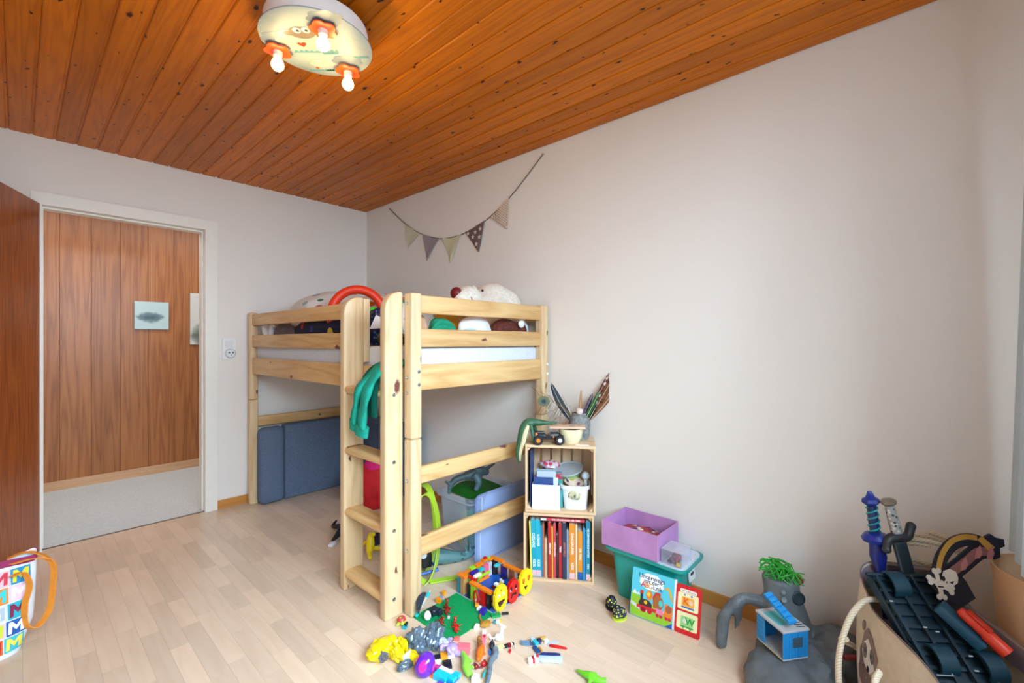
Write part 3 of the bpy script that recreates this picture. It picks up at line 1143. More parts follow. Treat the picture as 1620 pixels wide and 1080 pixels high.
def ribbon(pts, w, t, side, bm=None):
    """flat band of width w (along vector side) and thickness t"""
    bm = bm or NB()
    s = Vector(side).normalized()
    P_ = [Vector(p) for p in pts]
    rings = []
    for i, p in enumerate(P_):
        d = (P_[min(i + 1, len(P_) - 1)] - P_[max(0, i - 1)]).normalized()
        nn = d.cross(s).normalized()
        rings.append([bm.verts.new(p + s * a * w / 2 + nn * c * t / 2) for a, c in ((-1, -1), (1, -1), (1, 1), (-1, 1))])
    for i in range(len(rings) - 1):
        for j in range(4):
            bm.faces.new((rings[i][j], rings[i][(j + 1) % 4], rings[i + 1][(j + 1) % 4], rings[i + 1][j]))
    bm.faces.new(list(reversed(rings[0])))
    bm.faces.new(rings[-1])
    return bm


BLACK = plain((24, 25, 30), .45)
DKGREY = plain((72, 78, 86), .5)
SLATE = plain((74, 98, 104), .5, .2, 25)
LIME = plain((178, 214, 52), .35)
YEL = plain((242, 212, 20), .4)
RED = plain((206, 28, 24), .4)
BLUE = plain((30, 84, 190), .4)
TEALP = plain((30, 180, 190), .35)
CLEAR = thin_glass('clear_plastic', (.90, .95, 1.0), .90)
CLEARB = thin_glass('bluish_clear_plastic', (.78, .85, 1.0), .87)

# ---------------------------------------------------------------- under the bed
bag = thing('cloth_bag', 'red cloth bag with pink top slumped under the bed', 'bag', (1.80, 3.0, 0), -.5)
b = lump(NB(), (0, 0, .15), (.17, .14, .19), .12, 2, 4, 5)
for v in b.verts:
    v.co.z = max(v.co.z, .001)
part('body', b, plain((200, 20, 28), .8, .1, 20), bag)
b = lathe(NB(), [(.10, .29), (.085, .33), (.05, .39), (0, .40)], 14)
part('top', b, plain((214, 24, 110), .8), bag)

# clear storage box with lid leaning in front
BXX, BXY = 1.70, 1.86
box = thing('storage_box', 'large clear plastic storage box of toys under the bed', 'storage box', (BXX, BXY, 0))
W_, D_, H_ = .38, .29, .335
b = NB()
prof = []
for z, k in ((.001, -.02), (H_ - .03, -.004), (H_ - .03, .012), (H_, .012), (H_, -.003), (.006, -.024)):
    prof.append([(x, y, z) for x, y in rrect(W_ + 2 * k, D_ + 2 * k, .03, 4, W_ / 2, D_ / 2)])
rings = [[b.verts.new(p) for p in rg] for rg in prof]
for i in range(len(rings) - 1):
    n = len(rings[i])
    for j in range(n):
        b.faces.new((rings[i][j], rings[i][(j + 1) % n], rings[i + 1][(j + 1) % n], rings[i + 1][j]))
b.faces.new(rings[0])
b.faces.new(rings[-1])
part('tub', b, CLEAR, box)
lid = thing('box_lid', 'bluish clear plastic lid leaning upright against the storage box', 'lid', (1.675, 1.80, 0), (0, 0, .02))
lm = face_m((.25, 0, .19), (0, -1, 0), (0, 0, 1))
b = prism(NB(), rrect(.50, .375, .035, 5), 0, .0025, lm)
part('panel', b, CLEARB, lid, False)
b = NB()
o_, i_ = rrect(.50, .375, .035, 5), rrect(.484, .359, .028, 5)
nn_ = len(o_)
va = [[b.verts.new(lm @ Vector((*p, z))) for p in q] for q, z in ((o_, .0026), (o_, .018), (i_, .018), (i_, .0026))]
for a in range(4):
    for j in range(nn_):
        b.faces.new((va[a][j], va[a][(j + 1) % nn_], va[(a + 1) % 4][(j + 1) % nn_], va[(a + 1) % 4][j]))
part('rim', b, CLEARB, lid)
b = tube(NB(), [lm @ Vector(p) for p in ((-.2, .17, .006), (-.2, -.01, .006), (-.215, -.03, .006), (-.215, -.17, .006))], .002, 5)
part('ridge', b, plain((226, 232, 244), .3), lid)
b = tube(NB(), [lm @ Vector(p) for p in ((-.198, -.01, .006), (.22, -.01, .006))], .002, 5)
part('ridge', b, plain((226, 232, 244), .3), lid)

b = sheet(NB(), 14, 8, lambda s, u: Vector((BXX + .06 + .28 * s, BXY + .04 + .22 * u, .30 + .02 * math.sin(s * 5) + .035 * s + .015 * u)))
solid(b, .006)
solo('grass_mat', b, plain((36, 122, 34), .6, .2, 60), 'green plastic grass mat lying in the clear storage box', 'play mat')
critter('toy_dinosaur', 'slate grey toy dinosaur lying on top of the storage box', 'toy dinosaur', SLATE,
        [([(-.125, 0, -.015), (-.10, 0, .018), (-.05, 0, .03), (0, 0, .035), (.04, 0, .05), (.09, 0, .03)], [.012, .016, .018, .030, .032, .012]),
         ([(.0, -.02, .04), (.02, -.035, -.0), (.0, -.035, -.04)], [.022, .018, .012]), ([(.03, .02, .04), (.05, .03, .0), (.03, .03, -.04)], [.022, .018, .012]),
         ([(-.125, 0, -.015), (-.13, 0, -.05)], [.013, .005]), ([(-.12, 0, .0), (-.15, 0, .02)], [.012, .005]),
         ([(.06, 0, .045), (.13, 0, .075)], [.014, .004])],
        (BXX + .135, BXY + .13, .385), (0, 0, -.35), 1.15)
for i, (dx, dy, c, r) in enumerate(((.10, .08, (40, 150, 110), .085), (.22, .09, (60, 78, 120), .075), (.29, .19, (170, 120, 90), .08), (.12, .2, (70, 110, 90), .085), (.05, .1, (206, 196, 120), .045))):
    b = lump(NB(), (0, 0, 0), (r, r * .85, .10 + .02 * (i % 2)), .25, 2.5, 3, i * 3.3)
    solo('soft_toy', b, plain(c, .7, .2, 30), ('green', 'dark blue', 'tan', 'olive', 'pale yellow')[i] + ' toy lump seen through the clear storage box', 'toy', (BXX + dx, BXY + dy, .135))

# lime loop track
tr = thing('loop_track', 'lime green looping toy track standing under the bed', 'toy track', (1.40, 1.84, 0), -.3)
for k, (dx, dy, rz, h) in enumerate(((-.015, 0, .75, .225), (.0, .09, 1.0, .235))):
    pts = []
    for i in range(37):
        a = -PI / 2 + 2 * PI * i / 36
        pts.append((dx + .068 * math.cos(a), dy + .012 * i / 36, h + .004 + (h - .001) * math.sin(a)))
    b = ribbon(pts, .042, .004, (math.sin(rz), math.cos(rz), 0))
    part('loop', b, LIME, tr, sharp=60)
b = ribbon([(.0, .0, .006), (.14, -.03, .006), (.26, -.06, .005)], .035, .005, (0, 1, 0))
part('ramp', b, LIME, tr)
b = NB()
cb(b, (0, .05, .10), (.05, .05, .07))
bev(b, .006)
ln = part('launcher', b, BLACK, tr)
part('wheel', cyl(NB(), (-.022, .024, .135), (-.022, .018, .135), .016, n=16), plain((228, 230, 232), .4), ln)
b = tube(NB(), [(-.05, .01, .05), (.05, .01, .05), (.05, .09, .05), (-.05, .09, .05), (-.05, .01, .05)], .007, 6)
part('base_frame', b, BLUE, tr)

critter('toy_dinosaur', 'grey-teal toy dinosaur with spiked tail lying on the floor', 'toy dinosaur', spots('dino_skin', (84, 124, 124), [(40, 52, 56), (84, 124, 124), (84, 124, 124)], 26, .3, .5),
        [([(-.17, 0, .03), (-.10, 0, .05), (-.02, 0, .042), (.06, .01, .028), (.12, .02, .03), (.17, .05, .055)], [.022, .046, .040, .027, .018, .010]),
         ([(-.15, -.02, .03), (-.17, -.03, .004)], [.018, .012]), ([(-.08, .03, .03), (-.09, .05, .008)], [.02, .012]),
         ([(.11, .02, .035), (.085, .0, .10)], [.008, .0025]), ([(.125, .03, .04), (.12, .04, .11)], [.008, .0025]),
         ([(.12, .02, .03), (.07, -.03, .055)], [.008, .0025]), ([(.15, .04, .05), (.18, .0, .10)], [.007, .0025])],
        (1.585, 1.925, .0), (0, 0, -.62), 1.05)
# black flying dinosaur
critter('toy_pterosaur', 'black toy flying dinosaur with pointed wings on floor behind ladder', 'toy dinosaur', BLACK,
        [([(-.15, .0, .02), (-.08, 0, .035), (0, .02, .04), (.12, .05, .03)], [.006, .02, .026, .015]), ([(-.02, 0, .035), (-.06, -.10, .02), (-.15, -.15, .012)], [.018, .014, .008]),
         ([(.02, .03, .04), (.05, .12, .02), (.15, .16, .015)], [.018, .013, .006]), ([(.08, .03, .03), (.07, -.07, .04)], [.012, .01])],
        (1.40, 2.70, .0), (0, 0, -2.60 + PI), 1.0)
solo('toy_wing', bev(cb(NB(), (0, 0, .012), (.05, .03, .02)), .006), plain((226, 224, 232), .5), 'small white wing tip lying in front of black flying dinosaur', 'toy', (1.262, 2.60, .0), .6)
critter('toy_figure', 'yellow toy dinosaur figure lying behind the ladder rungs', 'toy figure', YEL,
        [([(0, 0, .02), (.03, 0, .05), (.04, 0, .09)], [.016, .022, .014]), ([(.0, .0, .02), (-.05, -.01, .012)], [.014, .010]), ([(.03, 0, .03), (.05, -.05, .012)], [.014, .009]),
         ([(.04, .01, .06), (.06, .05, .03)], [.01, .007]), ([(.04, 0, .09), (.02, -.02, .10)], [.014, .010])], (1.345, 2.32, 0), .9, 1.15)
b = NB()
for q in ((0, 0, .03, .06, .04, .05), (.05, .01, .05, .04, .05, .03), (-.05, .02, .02, .05, .03, .035), (.02, -.04, .018, .03, .05, .03), (.06, .05, .02, .04, .03, .035)):
    cb(b, q[:3], q[3:], T((0, 0, 0), (0, 0, q[0] * 8)))
fuse(b, .004, 1)
solo('toy_robot', b, spots('robot_paint', (34, 38, 66), [(60, 40, 44), (34, 38, 66), (50, 70, 120), (140, 80, 60)], 40, .4, .5), 'dark blue jumbled toy robot lying under the bed', 'toy robot', (1.49, 2.40, .0), .4)

# ---------------------------------------------------------------- wooden crates by the bed
CR = math.atan2(-.824, .566)
CW, CH, CDp = .355, .345, .245
CWOOD = wood('crate_spruce', (226, 194, 154), (202, 158, 112), 0, rings=9, knots=.2, kscale=9, knot_c=(.2, .09, .05), streak=.4, vary=.05, rough=.6)
CWOODZ = wood('crate_spruce_z', (226, 194, 154), (202, 158, 112), 2, rings=9, knots=.2, kscale=9, knot_c=(.2, .09, .05), streak=.4, vary=.05, rough=.6)


def crate(loc, label):
    c = thing('wooden_crate', label, 'crate', loc, CR)
    th = .009

    def p(name, x0, x1, y0, y1, z0, z1, m=CWOOD):
        b = bx(NB(), x0, x1, y0, y1, z0, z1)
        bev(b, .0012, 1)
        return part(name, b, m, c, False)
    for k in range(3):
        y0 = .012 + k * .079
        for z0, z1 in ((0, th), (CH - th, CH)):
            p('board', .0, CW, y0, y0 + .072, z0, z1)
        p('side_board', 0, th, y0, y0 + .072, th + .0003, CH - th - .0003, CWOODZ)
        p('side_board', CW - th, CW, y0, y0 + .072, th + .0003, CH - th - .0003, CWOODZ)
    for z0, z1 in ((-.0, .013), (CH - .013, CH)):
        p('front_trim', 0, CW, 0, .0118, z0, z1)
    for x0, x1 in ((0, .011), (CW - .011, CW)):
        p('front_trim', x0, x1, 0, .0118, .0133, CH - .0133, CWOODZ)
    for k in range(6):
        x0 = .012 + k * .0575
        p('back_slat', x0, x0 + .045, CDp - .002, CDp + .007, .0, CH, CWOODZ)
    for x, z, a in ((.011, .013, 0), (CW - .011, .013, 1), (.011, CH - .013, 2), (CW - .011, CH - .013, 3)):
        sx = 1 if a % 2 == 0 else -1
        sz = 1 if a < 2 else -1
        b = prism(NB(), [(x, z), (x + sx * .022, z), (x, z + sz * .022)], .001, .200, Matrix(((1, 0, 0, 0), (0, 0, 1, .012), (0, 1, 0, 0), (0, 0, 0, 1))))
        part('corner_block', b, CWOODZ, c, False)
    return c


C0 = (1.742, 1.506, 0)
ca, sa = math.cos(CR), math.sin(CR)


def cl(x, y, z=0):
    return (C0[0] + ca * x - sa * y, C0[1] + sa * x + ca * y, z)


crate(C0, 'lower wooden crate on its side, filled with books')
UP = CH + .002
crate(cl(.008, .003, UP), 'upper wooden crate on its side, holding white tubs')

# books in the lower crate
PAPER = plain((236, 230, 218), .8)
WTXT = plain((244, 244, 240), .5)
K = .000681
books = [  # zoom x0,x1 (top), lean shift, top, colour, text, text colour, text size, label
    (20, 31, 30, .285, (236, 222, 110), None, None, 0, 'thin yellow book at the left end of the crate row', 0),
    (32, 66, 28, .292, (24, 160, 182), 'OZEANE          KIDS', (240, 244, 244), .019, 'teal OZEANE book beside the thin yellow one', 1),
    (68, 104, 22, .292, (20, 166, 190), 'KÖRPER          KIDS', (240, 244, 244), .017, 'teal KÖRPER book second from the yellow one', 1),
    (106, 122, 14, .262, (34, 130, 170), None, None, 0, 'slim blue book right of the KÖRPER book', 0),
    (124, 136, 12, .272, (176, 96, 62), None, None, 0, 'thin rust brown book left of the short tan one', 0),
    (140, 160, 4, .20, (208, 176, 140), '• • • • • •', (120, 96, 76), .010, 'short tan book between rust and red spines', 0),
    (166, 190, 6, .285, (188, 44, 40), 'MÄRCHEN', (240, 232, 224), .012, 'red book with white spine lettering', 0),
    (192, 204, 6, .262, (226, 160, 60), None, None, 0, 'thin amber book between two red ones', 0),
    (206, 224, 6, .275, (206, 70, 80), 'GESCHICHTEN', (246, 220, 214), .011, 'pinkish red book in the middle of the row', 0),
    (226, 242, 6, .22, (44, 38, 44), '· · · · ·', (200, 90, 80), .011, 'low black book in the middle of the row', 0),
    (246, 270, 5, .280, (176, 36, 44), 'TIERE', (240, 234, 230), .013, 'dark red book with pale sticker at its top', 0),
    (274, 304, 4, .285, (48, 56, 80), 'DINO-WELT', (214, 110, 90), .013, 'navy book with reddish spine lettering', 0),
    (308, 322, 2, .250, (150, 168, 186), None, None, 0, 'grey-blue thin book next to navy book', 0),
    (328, 370, 2, .282, (226, 140, 44), 'DINOSAURIER      KIDS', (250, 244, 232), .017, 'tall orange DINOSAURIER book', 1),
    (374, 388, 0, .278, (232, 210, 176), None, None, 0, 'thin cream book between the two orange ones', 0),
    (392, 426, -1, .245, (232, 146, 40), 'DIE TIERE', (250, 240, 224), .014, 'shorter orange book with blue foot', 2),
    (430, 448, -2, .262, (46, 140, 196), None, None, 0, 'bright blue thin book near the right end', 0),
    (452, 486, -3, .298, (24, 134, 160), 'NATURWISSENSCHAFTEN   KIDS', (232, 240, 240), .0125, 'teal NATURWISSENSCHAFTEN book at the right end', 1),
]
rb = random.Random(5)
for x0, x1, lean, h, c, tx, tcol, ts, lab, foot in books:
    w = (x1 - x0) * K
    lx = .012 + x0 * K * .985
    lx0 = lx + lean * K * .45
    ang = -math.atan2((lean * K * .45), h)
    bk = thing('book', lab, 'book', cl(lx0 + .0002, .018 + rb.uniform(0, .008), .0095 + max(0, math.sin(ang) * -w) * 0 + .0002), (0, ang, CR), 'books in the lower crate')
    bk.rotation_mode = 'XYZ'
    dp = .20 if h > .25 else .15
    m = plain(c, .4)
    b = NB()
    bx(b, 0, w, 0, .0022, 0, h)
    bx(b, 0, min(.0018, w * .25), .0022, dp, 0, h)
    bx(b, w - min(.0018, w * .25), w, .0022, dp, 0, h)
    fuse_no = b
    part('cover', b, m, bk, False)
    part('pages', bx(NB(), min(.0018, w * .25) + .0001, w - min(.0018, w * .25) - .0001, .0024, dp - .004, .003, h - .003), PAPER, bk, False)
    if tx:
        wd_ = tx.split('   ')
        wd_ = [wd_[0], wd_[-1].strip()] if len(wd_) > 1 else wd_
        for wi, tw_ in enumerate(wd_):
            zc = h * .53 if len(wd_) == 1 else (h * .64 if wi == 0 else h * .24)
            letters('title', tw_, ts, plain(tcol, .5), bk, face_m((w / 2, -.0004, zc), (0, -1, 0), (1, 0, 0)), bold=.0003)
    if foot == 1:
        part('spine_label', bx(NB(), .001, w - .001, -.0008, -.0001, .004, .034), plain((228, 190, 196), .5), bk, False)
    if foot == 2:
        part('spine_label', bx(NB(), .0005, w - .0005, -.0008, -.0001, .0, .04), plain((24, 96, 170), .5), bk, False)
fb = thing('book', 'red book lying flat across the tops of the others', 'book', cl(.085, .022, .302), (0, 0, CR), 'books in the lower crate')
part('cover', bx(NB(), 0, .225, 0, .17, 0, .002), plain((196, 62, 74), .45), fb, False)
part('cover', bx(NB(), 0, .225, 0, .17, .0125, .0145), plain((196, 62, 74), .45), fb, False)
part('spine', bx(NB(), 0, .225, -.0015, 0, 0, .0145), plain((196, 62, 74), .45), fb, False)
part('pages', bx(NB(), .003, .222, .001, .167, .0021, .0124), PAPER, fb, False)
part('spine_label', bx(NB(), .002, .03, -.0022, -.0016, .001, .0135), plain((190, 214, 206), .5), fb, False)
letters('title', 'DAS GROSSE BUCH DER TIERE', .0105, WTXT, fb, face_m((.13, -.0018, .0072), (0, -1, 0), (0, 0, 1)), bold=.0002)

# contents of the upper crate
uz = UP + .0095
wb = thing('storage_bin', 'white square bin full of booklets in upper crate', 'bin', cl(.042, .02, uz), CR)
WHT = plain((232, 236, 238), .4)
b = NB()
bw, bd, bh = .142, .16, .128
for x0, x1, y0, y1, z1 in ((0, bw, 0, .003, bh), (0, .003, .003, bd, bh), (bw - .003, bw, .003, bd, bh), (.003, bw - .003, bd - .003, bd, bh), (.003, bw - .003, .003, bd - .003, .003)):
    bx(b, x0, x1, y0, y1, 0, z1)
bmesh.ops.remove_doubles(b, verts=b.verts, dist=.00001)
part('body', b, WHT, wb, False)
rb = random.Random(9)
cols = [(40, 70, 130), (214, 222, 228), (60, 150, 150), (190, 200, 210), (226, 226, 226), (196, 60, 80), (150, 170, 180), (222, 214, 200), (90, 120, 140), (230, 232, 236), (214, 120, 130), (200, 208, 214)]
cn = ('navy', 'pale grey', 'teal', 'light grey', 'white', 'red', 'dove grey', 'cream', 'steel blue', 'bright white', 'rose', 'silver')
for i, c in enumerate(cols):
    hh = rb.uniform(.135, .19)
    b = bx(NB(), 0, .10 + .02 * (i % 3), 0, .002, 0, hh)
    solo('booklet', b, plain(c, .6), cn[i] + ' booklet standing in the white square bin', 'booklet', cl(.05 + .004 * (i % 4), .034 + i * .0105, uz + .0034), (-.04 * (i % 3), 0, CR), 'booklets in the white bin', smooth=False)
b = bx(NB(), 0, .0015, 0, .20, 0, .30)
solo('thin_folder', b, plain((36, 78, 150), .4), 'thin blue folder standing at the left side of upper crate', 'folder', cl(.0335, .025, uz), CR, smooth=False)
tub = thing('plastic_tub', 'white rounded plastic tub of small things in upper crate', 'tub', cl(.262, .095, uz), CR)
b = NB()
pr = []
for z, a, bb_, rr in ((.0, .118, .10, .03), (.105, .136, .118, .036), (.106, .152, .132, .04), (.124, .154, .134, .04), (.125, .142, .122, .036), (.02, .115, .095, .03)):
    pr.append([(x, y, z) for x, y in rrect(a, bb_, rr, 5)])
rings = [[b.verts.new(p) for p in rg] for rg in pr]
for i in range(len(rings) - 1):
    n = len(rings[i])
    for j in range(n):
        b.faces.new((rings[i][j], rings[i][(j + 1) % n], rings[i + 1][(j + 1) % n], rings[i + 1][j]))
b.faces.new(rings[0])
b.faces.new(rings[-1])
part('body', b, WHT, tub)
b = tube(NB(), [(-.078, -.03, .11), (-.086, -.02, .105), (-.088, .02, .105), (-.078, .03, .11)], .002, 6)
part('handle', b, STEEL, tub)
tp = cl(.262, .095, uz)
b = lathe(NB(), [(.02, 0), (.05, .03), (.054, .036), (.05, .034), (.018, .005)], 24)
solo('toy_bowl', b, spots('flower_bowl', (214, 190, 170), [(120, 60, 110), (230, 220, 210), (170, 190, 120), (60, 50, 90)], 34, .35, .5), 'patterned little bowl sitting in the white tub', 'bowl', (tp[0] - .01, tp[1], uz + .098), (.15, -.1, 0))
b = lump(NB(), (0, 0, 0), (.05, .045, .03), .3, 3, 3, 2)
solo('snack_bag', b, spots('wrap', (196, 190, 150), [(120, 150, 90), (230, 226, 210), (90, 110, 110)], 50, .35, .4), 'crumpled wrapper in front inside the white tub', 'wrapper', (tp[0] - .02, tp[1] - .015, uz + .075))
rt = thing('rattle', 'pale blue round-headed toy stick standing in the white tub', 'toy', cl(.315, .085, uz + .03), CR)
part('stick', cyl(NB(), (0, 0, 0), (0, 0, .12), .008), plain((206, 214, 218), .4), rt)
part('head', sph(NB(), (0, 0, .135), .021), plain((188, 202, 212), .4), rt)
zz = uz + .0003
for i, (r, c, dz, lab) in enumerate(((.060, (60, 120, 170), .0, 'blue bowl at the bottom of the stack behind tub'), (.066, (214, 160, 60), .03, 'yellow bowl in the stack behind tub'), (.068, (150, 180, 110), .052, 'green bowl on top of stack behind tub'))):
    b = lathe(NB(), [(r * .55, 0), (r * .9, .07), (r, .10), (r * .96, .10), (r * .5, .006)], 24)
    solo('bowl', b, plain(c, .4), lab, 'bowl', (cl(.225, .178)[0], cl(.225, .178)[1], zz + dz), group='bowls in the upper crate')
b = lathe(NB(), [(0, 0), (.074, 0), (.080, .004), (.080, .012), (.076, .012), (.074, .006), (0, .005)], 32)
solo('plastic_disc', b, plain((176, 186, 190), .25), 'round grey plastic lid on the bowl stack', 'lid', (cl(.225, .165)[0], cl(.225, .165)[1], zz + .168), (.22, -.15, CR))
b = lump(NB(), (0, 0, 0), (.055, .03, .022), .3, 2.5, 3, 7)
solo('pink_packet', b, spots('pink_pack', (226, 196, 202), [(206, 60, 90), (240, 230, 230)], 40, .4, .5), 'pink and white packet lying behind the booklets', 'packet', cl(.12, .205, uz + .185), CR)

# on top of the crates
TZ = UP + CH + .0005
pot = thing('feather_pot', 'mottled grey stone pot holding feathers on the crate', 'pot', cl(.285, .19, TZ), CR)
GST = plain((126, 128, 126), .6, .4, 60, .3)
part('pot', lathe(NB(), [(.048, 0), (.058, .03), (.060, .08), (.052, .115), (.040, .128), (.040, .140), (.034, .140), (.036, .12), (.04, .06)], 28), GST, pot)


def feather(name, label, base, tip, w, mat, bend=.0, side=(.7, -.7, 0), shaft=(220, 206, 180)):
    a, e = Vector(base), Vector(tip)
    d = (e - a)
    s = Vector(side)
    s = (s - d.normalized() * s.dot(d.normalized())).normalized()
    up = d.cross(s).normalized()
    b = NB()

    def fn(i, j):
        p = a.lerp(e, .12 + .88 * i) + s * bend * math.sin(PI * i) + up * .0
        k = w * (math.sin(PI * min(1, max(.02, i * .93 + .05))) ** .55) * (1 if i < .97 else .4)
        return p + s * (j - .5) * 2 * k + up * .004 * abs(j - .5)
    sheet(b, 14, 4, fn)
    solid(b, .0008)
    f = thing(name, label, 'feather', base)
    part('vane', b, mat, f, world=True)
    part('quill', tube(NB(), [a.lerp(e, t_) + s * bend * math.sin(PI * max(0, (t_ - .12) / .88)) for t_ in [i / 10 for i in range(11)]], [.0016 - .0001 * i for i in range(11)], 5), plain(shaft, .5), f, world=True)
    return f


pc = cl(.285, .19, TZ)


def fp(du, dz, back=0.0):
    """offset along the picture-facing direction of the crate"""
    return (pc[0] + cam_r[0] * du + cam_f[0] * back, pc[1] + cam_r[1] * du + cam_f[1] * back, TZ + dz)


BROWNF = spots('banded_feather', (150, 92, 52), [(120, 66, 38), (150, 92, 52), (104, 54, 34)], 30, .5, .7, stretch=(1, 1, 3))
SIDE = (cam_r[0], cam_r[1], 0)
feather('feather', 'broad rust brown feather pointing up to the right', fp(.02, .06), fp(.225, .425), .022, BROWNF, .01, SIDE)
feather('feather', 'slender tan feather leaning farthest right', fp(.03, .06), fp(.25, .385), .012, plain((168, 112, 70), .7, .2, 40), .02, SIDE)
feather('feather', 'brown and white banded feather in front of the rust one', fp(.02, .07, -.012), fp(.16, .36, -.02), .011,
        spots('white_band_feather', (110, 52, 40), [(236, 228, 220), (110, 52, 40)], 16, .45, .7, rnd=.3, stretch=(1, 1, 2)), .0, SIDE)
feather('feather', 'green feather low in the bundle', fp(.012, .07, -.02), fp(.105, .262, -.03), .013, plain((52, 116, 60), .6, .2, 40), .0, SIDE)
feather('feather', 'violet grey feather beside the green one', fp(.004, .07, .012), fp(.075, .245, .01), .012, plain((120, 104, 140), .7), .0, SIDE)
feather('feather', 'broad blue-black feather leaning left', fp(-.02, .06), fp(-.155, .30), .020, plain((52, 66, 82), .55, .25, 40), -.01, SIDE)
feather('feather', 'small tan feather standing upright in the middle', fp(.0, .07), fp(.01, .265), .009, plain((206, 160, 110), .7), 0, SIDE)
feather('feather', 'dark short feather at the right of the bundle', fp(.03, .07, -.015), fp(.095, .19, -.02), .010, plain((54, 44, 40), .7), 0, SIDE)
pk = thing('peacock_feather', 'peacock feather with a dark eye spot drooping left', 'feather', fp(-.02, .06))
sh = cat([fp(-.01, .06), fp(-.07, .15), fp(-.15, .20), fp(-.205, .205)], 6)
part('quill', tube(NB(), sh, .0014, 5), plain((150, 120, 84), .6), pk, world=True)
PKB = plain((96, 84, 56), .7)
rb = random.Random(2)
bb_ = NB()
for i in range(46):
    t_ = rb.uniform(.15, 1)
    p = sh[min(len(sh) - 1, int(t_ * (len(sh) - 1)))]
    sd = 1 if i % 2 else -1
    q = p + Vector(SIDE) * rb.uniform(-.07, -.01) + Vector((0, 0, sd * rb.uniform(.03, .10)))
    m_ = p.lerp(q, .5) + Vector((0, 0, sd * .012))
    tube(bb_, [p, m_, q], [.0009, .0008, .0004], 4)
tag(part('barbs', bb_, PKB, pk, world=True), kind='stuff')
em = face_m(fp(-.195, .203, -.008), (-cam_f[0], -cam_f[1], 0), (0, 0, 1))
for r, z, c in ((.034, 0, (104, 100, 60)), (.022, .0015, (70, 96, 84)), (.012, .003, (26, 34, 52))):
    part('eye_spot', prism(NB(), ring_poly(r, 20, 0, 0, r * .85), z, z + .0012, em), plain(c, .5), pk, False, True)
pom = solo('pompom', lump(NB(), (0, 0, 0), .019, .2, 5, 3, 3), plain((222, 206, 196), .95, .1, 60), 'small cream pompom tucked among the feathers', 'pompom', fp(-.005, .152, -.035))
cbw = thing('cream_bowl', 'cream ceramic bowl on top of the upper crate', 'bowl', cl(.238, .085, TZ), CR)
part('body', lathe(NB(), [(.040, 0), (.058, .03), (.064, .075), (.060, .075), (.054, .03), (.036, .006)], 32), plain((236, 226, 184), .4), cbw)
sl = thing('wood_slab', 'thin wooden board printed with leaves lying on the cream bowl', 'board', cl(.222, .085, TZ + .0765), CR)
b = cb(NB(), (0, 0, .006), (.185, .09, .012))
bev(b, .003)
part('board', b, wood('slab_wood', (226, 196, 168), (204, 160, 124), 0, rings=5, streak=.4), sl)
for i, (x, y) in enumerate(((-.06, .0), (-.02, .022), (.02, -.018), (.06, .01))):
    b = prism(NB(), [(x + .011 * math.cos(a) * (1 + .4 * math.cos(3 * a)), y + .009 * math.sin(a) * (1 + .3 * math.sin(2 * a))) for a in [2 * PI * k / 14 for k in range(14)]], .0121, .0126)
    part('leaf_print', b, plain((176, 132, 84), .7), sl, False)
# crocodile hanging over the crate edge
cr = critter('toy_crocodile', 'green and cream toy crocodile draped over the left crate edge', 'toy crocodile', plain((52, 96, 66), .5, .3, 40),
             [([(.115, 0, .098), (.06, 0, .10), (.0, 0, .098), (-.025, 0, .06), (-.04, 0, 0), (-.055, 0, -.06), (-.05, 0, -.115)], [.007, .017, .025, .026, .022, .014, .004]),
              ([(.01, -.02, .09), (.02, -.04, .05), (.025, -.04, .006)], [.011, .010, .009]), ([(.02, .02, .09), (.04, .035, .05), (.045, .035, .006)], [.011, .010, .009]),
              ([(.115, 0, .098), (.15, 0, .10)], [.010, .006])],
             cl(.02, .055, TZ + .004), (0, 0, CR + .12), 1.0)
b = NB()
P_ = cat([(.0, -.021, .09), (-.016, -.020, .05), (-.028, -.017, 0), (-.043, -.0105, -.055), (-.044, -.004, -.10)], 4)
tube(b, P_, lerpl([.010, .014, .013, .009, .003], 4), 8)
part('belly', b, plain((222, 214, 170), .6), cr)
# black truck
tk = thing('toy_truck', 'black toy monster truck with orange details on the crate', 'toy truck', cl(.125, .038, TZ), CR + .15)
b = NB()
cb(b, (0, 0, .036), (.15, .042, .022))
cb(b, (-.045, 0, .052), (.05, .04, .026))
cb(b, (.03, 0, .050), (.045, .036, .018))
fuse(b, .003, 1)
part('body', b, spots('truck_paint', (28, 28, 34), [(226, 120, 40), (210, 214, 220), (28, 28, 34), (28, 28, 34), (60, 80, 120)], 45, .33, .35), tk)
for x in (-.055, .055):
    for y in (-.03, .03):
        b = cyl(NB(), (x, y - .011, .025), (x, y + .011, .025), .0245, n=18)
        bev(b, .003, 1)
        w_ = part('wheel', b, plain((22, 22, 24), .6), tk)
        part('hub', cyl(NB(), (x, y - .0125, .025), (x, y + .0125, .025), .011, n=12), plain((222, 130, 40) if x < 0 else (214, 216, 220), .4), w_)
critter('toy_frog', 'small green and yellow toy creature behind the black truck', 'toy', plain((84, 160, 50), .5), [((0, 0, .02), (.022, .018, .02)), ((.02, -.005, .034), (.014, .012, .012)), ((.035, 0, .012), (.016, .012, .011))], cl(.165, .12, TZ), CR, 1.0)
b = bx(NB(), 0, .07, 0, .018, 0, .002)
solo('paper_strip', b, plain((238, 236, 232), .6), 'white printed strip stuck near the front crate edge', 'paper', cl(.262, .018, TZ), CR, smooth=False)

